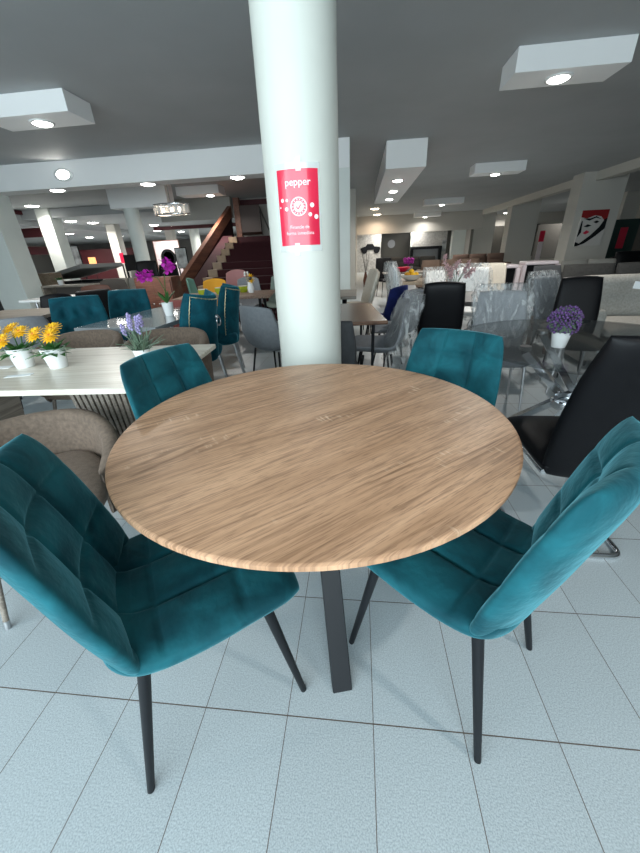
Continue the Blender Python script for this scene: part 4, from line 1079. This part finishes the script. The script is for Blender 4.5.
o2 = thing('potted_orchid', 'pale pink orchid branches in a grey pot on the dark table', 'potted orchid', (1.14, 4.5, .75)); pot(o2, 1.1, MIDGREY)
f = MB(); fl = MB()
for i in range(5):
    a = i * 1.256 + .3; e = (.17 * math.cos(a), .09 * math.sin(a), .26 + .06 * (i % 3)); f.tube([(0, 0, .08), (e[0] * .4, e[1] * .4, .2), e], .004, 6)
    for k in range(6):
        q = Vector(e) * (.72 + .06 * k) + Vector((random.uniform(-.02, .02), random.uniform(-.02, .02), random.uniform(-.02, .02)))
        for j in range(5): fl.leaf(q, (math.cos(j * 1.256), -.5, math.sin(j * 1.256)), .035, .03, .1)
f.build('stem', LEAF_GREY, o2, smooth=60); fl.build('blossom', PINK_PETAL, o2, smooth=60)
upholstered('armchair', 'white armchair in plastic wrap right of the pink orchid, nearest of the white row', 1.46, 5.15, -.35, -1, WHITE_CERAMIC, .98, .25, film=True, group='white chairs in plastic wrap')
upholstered('armchair', 'white chair in plastic wrap behind the large grey wrapped chair', 1.95, 5.75, -.35, -1, CREAM, 1.0, .20, group='white chairs in plastic wrap')
upholstered('armchair', 'small white wrapped chair left end of the white row, beside the pink orchid', 1.30, 5.9, .3, -1, WHITE_CERAMIC, .92, .18, film=True, group='white chairs in plastic wrap')
upholstered('dining_chair', 'small dark grey chair in glossy plastic wrap behind the purple plant', 2.08, 3.86, .55, -.85, MIDGREY, .93, .20, film=True, group='grey chairs still in plastic wrap')
cf = thing('coffee_table', 'grey-topped low table with brown wooden apron behind the purple plant', 'table', (2.07, 4.78, 0), -.02)
MB().box(-.31, .31, -.3, .3, .47, .52).build('tabletop', MIDGREY, cf, bevel=.008); MB().box(-.28, .28, -.27, .27, .38, .47).build('apron', PLANK, cf)
for sx in (-1, 1):
    for sy in (-1, 1): MB().tube([(sx * .24, sy * .22, .40), (sx * .26, sy * .25, 0)], .025, 8).build('leg', PLANK, cf, smooth=40)
upholstered('lounge_chair', 'black padded chair in front of the oatmeal sofa', 1.93, 3.30, -.25, -1, BLACK_LEATHER, .96, .18, STEEL, lean=.10, wrap=0)
sofa('sofa', 'oatmeal tufted sofa at the right edge of the photo', 3.55, 4.35, -.06, -1, 2.25, BEIGE_SOFA, .88, .98, 2)
pt_ = MB().box(-.055, .055, -.002, .002, 0, .07).build('price_card', PAPER); pt_.location = (2.86, 4.105, .775); pt_.rotation_euler = (-.12, .15, 0); tag(pt_, 'white price card propped on the oatmeal sofa back', 'card')
sofa('sofa', 'charcoal sofa directly behind the oatmeal sofa', 4.35, 6.05, -.05, -1, 2.6, CHARCOAL, .92, .95, 3, group='dark sofas behind the oatmeal sofa')
sofa('sofa', 'black leather sofa beyond the charcoal sofa, below the green picture', 6.9, 9.2, -.05, -1, 2.4, BLACK_LEATHER, 1.0, .95, 3, group='dark sofas behind the oatmeal sofa')
sofa('sofa', 'pale grey sofa at the foot of the pillar with the picture', 4.45, 7.7, -.05, -1, 1.3, mat('pale_grey_sofa', (.34, .33, .30), .9), .92, .9, 2)
upholstered('lounge_chair', 'dark grey chair just left of the oatmeal sofa, behind the black padded one', 2.74, 5.5, .1, -1, DARK_GREY, .95, .22)
def frame_unit(label, x, y, w, h, m, dm):
    t = thing('display_cabinet', label, 'cabinet', (x, y, 0), -.1, 'white-framed black cabinets in front of the pillars')
    MB().box(-w / 2, w / 2, -.2, .2, h - .06, h).build('top', m, t, bevel=.02)
    for s in (-1, 1): MB().box(s * w / 2 - .035, s * w / 2 + .035, -.2, .2, 0, h - .06).build('side_panel', m, t, bevel=.01)
    MB().box(-w / 2 + .035, w / 2 - .035, -.12, .2, .12, h - .06).build('front', dm, t); MB().box(-w / 2 + .035, w / 2 - .035, -.18, .2, .06, .12).build('bottom', m, t)
    return t
frame_unit('white-framed black cabinet, left one in front of the second pillar', 2.60, 7.25, .50, .92, POSTER_WHITE, BLACK_LEATHER)
frame_unit('white-framed black cabinet, right one next to the pillar with the picture', 3.30, 7.4, .55, .95, POSTER_WHITE, BLACK_LEATHER)

# ------------------------------------------------------------------ picture on the nearest pillar
ar = thing('canvas_picture', 'red, black and white abstract portrait canvas on the nearest right pillar', 'picture', (6.97, 12.75, 1.58))
MB().box(-.37, .37, -.04, 0, -.47, .47).build('canvas', mat('canvas_white', (.62, .60, .57), .7), ar)
def flat(pts, m, name, y=-.043):
    n = len(pts); MB().add  # polygons lie on the canvas face
    mb = MB(); mb.add([(x, y, z) for x, z in pts], [tuple(range(n))]); return mb.build(name, m, ar)
flat([(-.37, .30), (-.2, .26), (.0, .33), (.18, .30), (.37, .12), (.37, .47), (-.37, .47)], mat('dark_red_paint', (.30, .012, .015), .5), 'painted_red_sweep')
flat([(-.37, -.35), (-.25, -.40), (.0, -.20), (.2, .02), (.30, .22), (.37, .25), (.37, -.02), (.15, -.22), (-.1, -.40), (-.30, -.47), (-.37, -.47)], BLACK_METAL, 'painted_black_sweep', -.0435)
flat([(-.30, .26), (-.12, .20), (.05, .27), (.22, .22), (.05, .31), (-.1, .26)], BLACK_METAL, 'painted_black_sweep', -.0445)
flat([(-.24, .05), (-.14, .11), (-.02, .07), (-.13, .03)], BLACK_METAL, 'painted_eye', -.044)
flat([(.0, .16), (.09, .20), (.17, .16), (.09, .12)], BLACK_METAL, 'painted_eye', -.044)
flat([(-.22, -.12), (-.13, -.05), (-.03, -.10), (-.14, -.16)], RED, 'painted_mouth', -.044)
flat([(-.33, .20), (-.30, .20), (-.27, -.1), (-.34, -.22), (-.36, -.2)], BLACK_METAL, 'painted_black_sweep', -.044)
pn = thing('picture_panel', 'dark green panel with a red figure on the far right pillar', 'picture', (11.3, 18.15, 0))
MB().box(-.5, .5, -.04, .04, .4, 2.0).build('panel', mat('dark_green_print', (.02, .05, .045), .5), pn); MB().prism([(-.2, -.05), (.1, -.05), (.1, -.041), (-.2, -.041)], .9, 1.7).build('red_figure', RED, pn); MB().box(-.5, .5, -.03, .03, 0, .4).build('stand', BLACK_METAL, pn)
rb = thing('roll_up_banner', 'slim red and white banner beside the second pillar', 'banner', (8.55, 19.4, 0)); MB().box(-.11, .11, -.01, .01, 1.3, 1.75).build('red_half', RED, rb); MB().box(-.11, .11, -.01, .01, .05, 1.3).build('white_half', POSTER_WHITE, rb); MB().box(-.14, .14, -.1, .1, 0, .05).build('base', BLACK_METAL, rb)

# ------------------------------------------------------------------ far back of the shop
car = thing('wall_art_car', 'black metal silhouette of a vintage car on the back stone wall', 'wall art', (.75, 25.0, 1.40))
Ym = Matrix.Rotation(PI / 2, 4, 'X')
body = MB(); bp_ = [(-.62, -.10), (-.60, .02), (-.42, .08), (-.30, .10), (-.20, .24), (.16, .24), (.26, .09), (.60, .06), (.64, -.10)]
n = len(bp_); body.add([(x, -.03, z) for x, z in bp_] + [(x, -.01, z) for x, z in bp_], [tuple(range(n)), tuple(reversed(range(n, 2 * n)))] + [(i, n + i, n + (i + 1) % n, (i + 1) % n) for i in range(n)])
body.build('body', BLACK_METAL, car)
for x in (-.38, .40): MB().lathe([(.14, 0), (.19, 0), (.19, .03), (.14, .03)], 24, M=Matrix.Translation((x, -.01, -.12)) @ Ym).build('wheel', BLACK_METAL, car)
wc = thing('wall_clock', 'small round dark clock in the black recess at the back', 'clock', (2.15, 25.99, 1.6)); MB().lathe([(.0001, .02), (.2, .02), (.24, .03), (.24, 0)], 24, M=Ym).build('face', MIDGREY, wc)
fp = thing('fireplace_surround', 'black fireplace surround against the right stone wall at the back', 'fireplace', (4.2, 24.9, 0))
MB().box(-.95, -.78, -.15, .08, 0, 1.2).build('jamb', BLACK_METAL, fp); MB().box(.78, .95, -.15, .08, 0, 1.2).build('jamb', BLACK_METAL, fp); MB().box(-.95, .95, -.2, .08, 1.2, 1.36).build('mantel', BLACK_METAL, fp)
MB().box(-.78, .78, .02, .08, 0, 1.2).build('back_plate', MIDGREY, fp)
pq = panel('picture_panel', 'small blue and white print on the right stone wall at the back', 5.19, 5.43, 24.95, 1.05, 1.65, PIC, 'picture')
BROWN_SOFA = mat('brown_sofa', (.16, .10, .075), .8)
sofa('sofa', 'brown leather sofa far back, left of the third pillar', 5.1, 16.9, -.1, -1, 2.4, BROWN_SOFA, .95, .95, 3)
sofa('sofa', 'brown and beige sofa in the distance behind the pink orchid', 3.1, 13.2, -.1, -1, 2.2, mat('tan_sofa', (.22, .15, .11), .9), .88, .9, 3)
sofa('sofa', 'dark green-grey sofa in front of the black recess at the back', 2.7, 19.5, 0, -1, 2.6, CHARCOAL, .9, .9, 3)
upholstered('wing_chair', 'black wing chair just right of the square column at the back', .85, 11.2, .4, -1, BLACK_LEATHER, 1.05, .28)
rect_table('side_table', 'grey side table with a red bowl far back in the middle', 1.25, 9.3, 1.3, .7, 0, GREY_OAK, BLACK_METAL)
rbw = MB().lathe([(.0001, 0), (.09, 0), (.2, .09), (.21, .11), (.19, .11), (.0001, .02)], 20).build('bowl', RED, smooth=40); rbw.location = (1.05, 9.3, .75); tag(rbw, 'red bowl on the distant grey side table', 'bowl')
vs_ = thing('floor_vase', 'tall slim vase of dark twigs beside the square column at the back', 'vase', (.28, 14.5, 0)); vs_.scale = (.7, .7, .7); MB().lathe([(.0001, 0), (.10, 0), (.13, .35), (.06, .7), (.07, .75), (.0001, .72)], 20).build('vase', CHERRY, vs_, smooth=60)
f = MB()
for i in range(9): a = i * .7; f.tube([(0, 0, .7), (.22 * math.cos(a), .22 * math.sin(a), 1.55 + .1 * (i % 3))], .008, 6)
f.build('twigs', DARK_WOOD, vs_)
pf = thing('potted_flower', 'pink flowers in front of the dark sofa at the back', 'potted plant', (2.25, 17.6, 0)); MB().lathe([(.0001, 0), (.18, 0), (.22, .55), (.0001, .5)], 20).build('pot', MIDGREY, pf, smooth=40)
f = MB(); random.seed(8)
for i in range(40): f.ico((random.uniform(-.2, .2), random.uniform(-.15, .15), random.uniform(.68, .88)), .05, 1, 6, 4)
f.tube([(0, 0, .5), (0, 0, .8)], .03, 6); f.build('blossom', MAGENTA, pf, smooth=180)
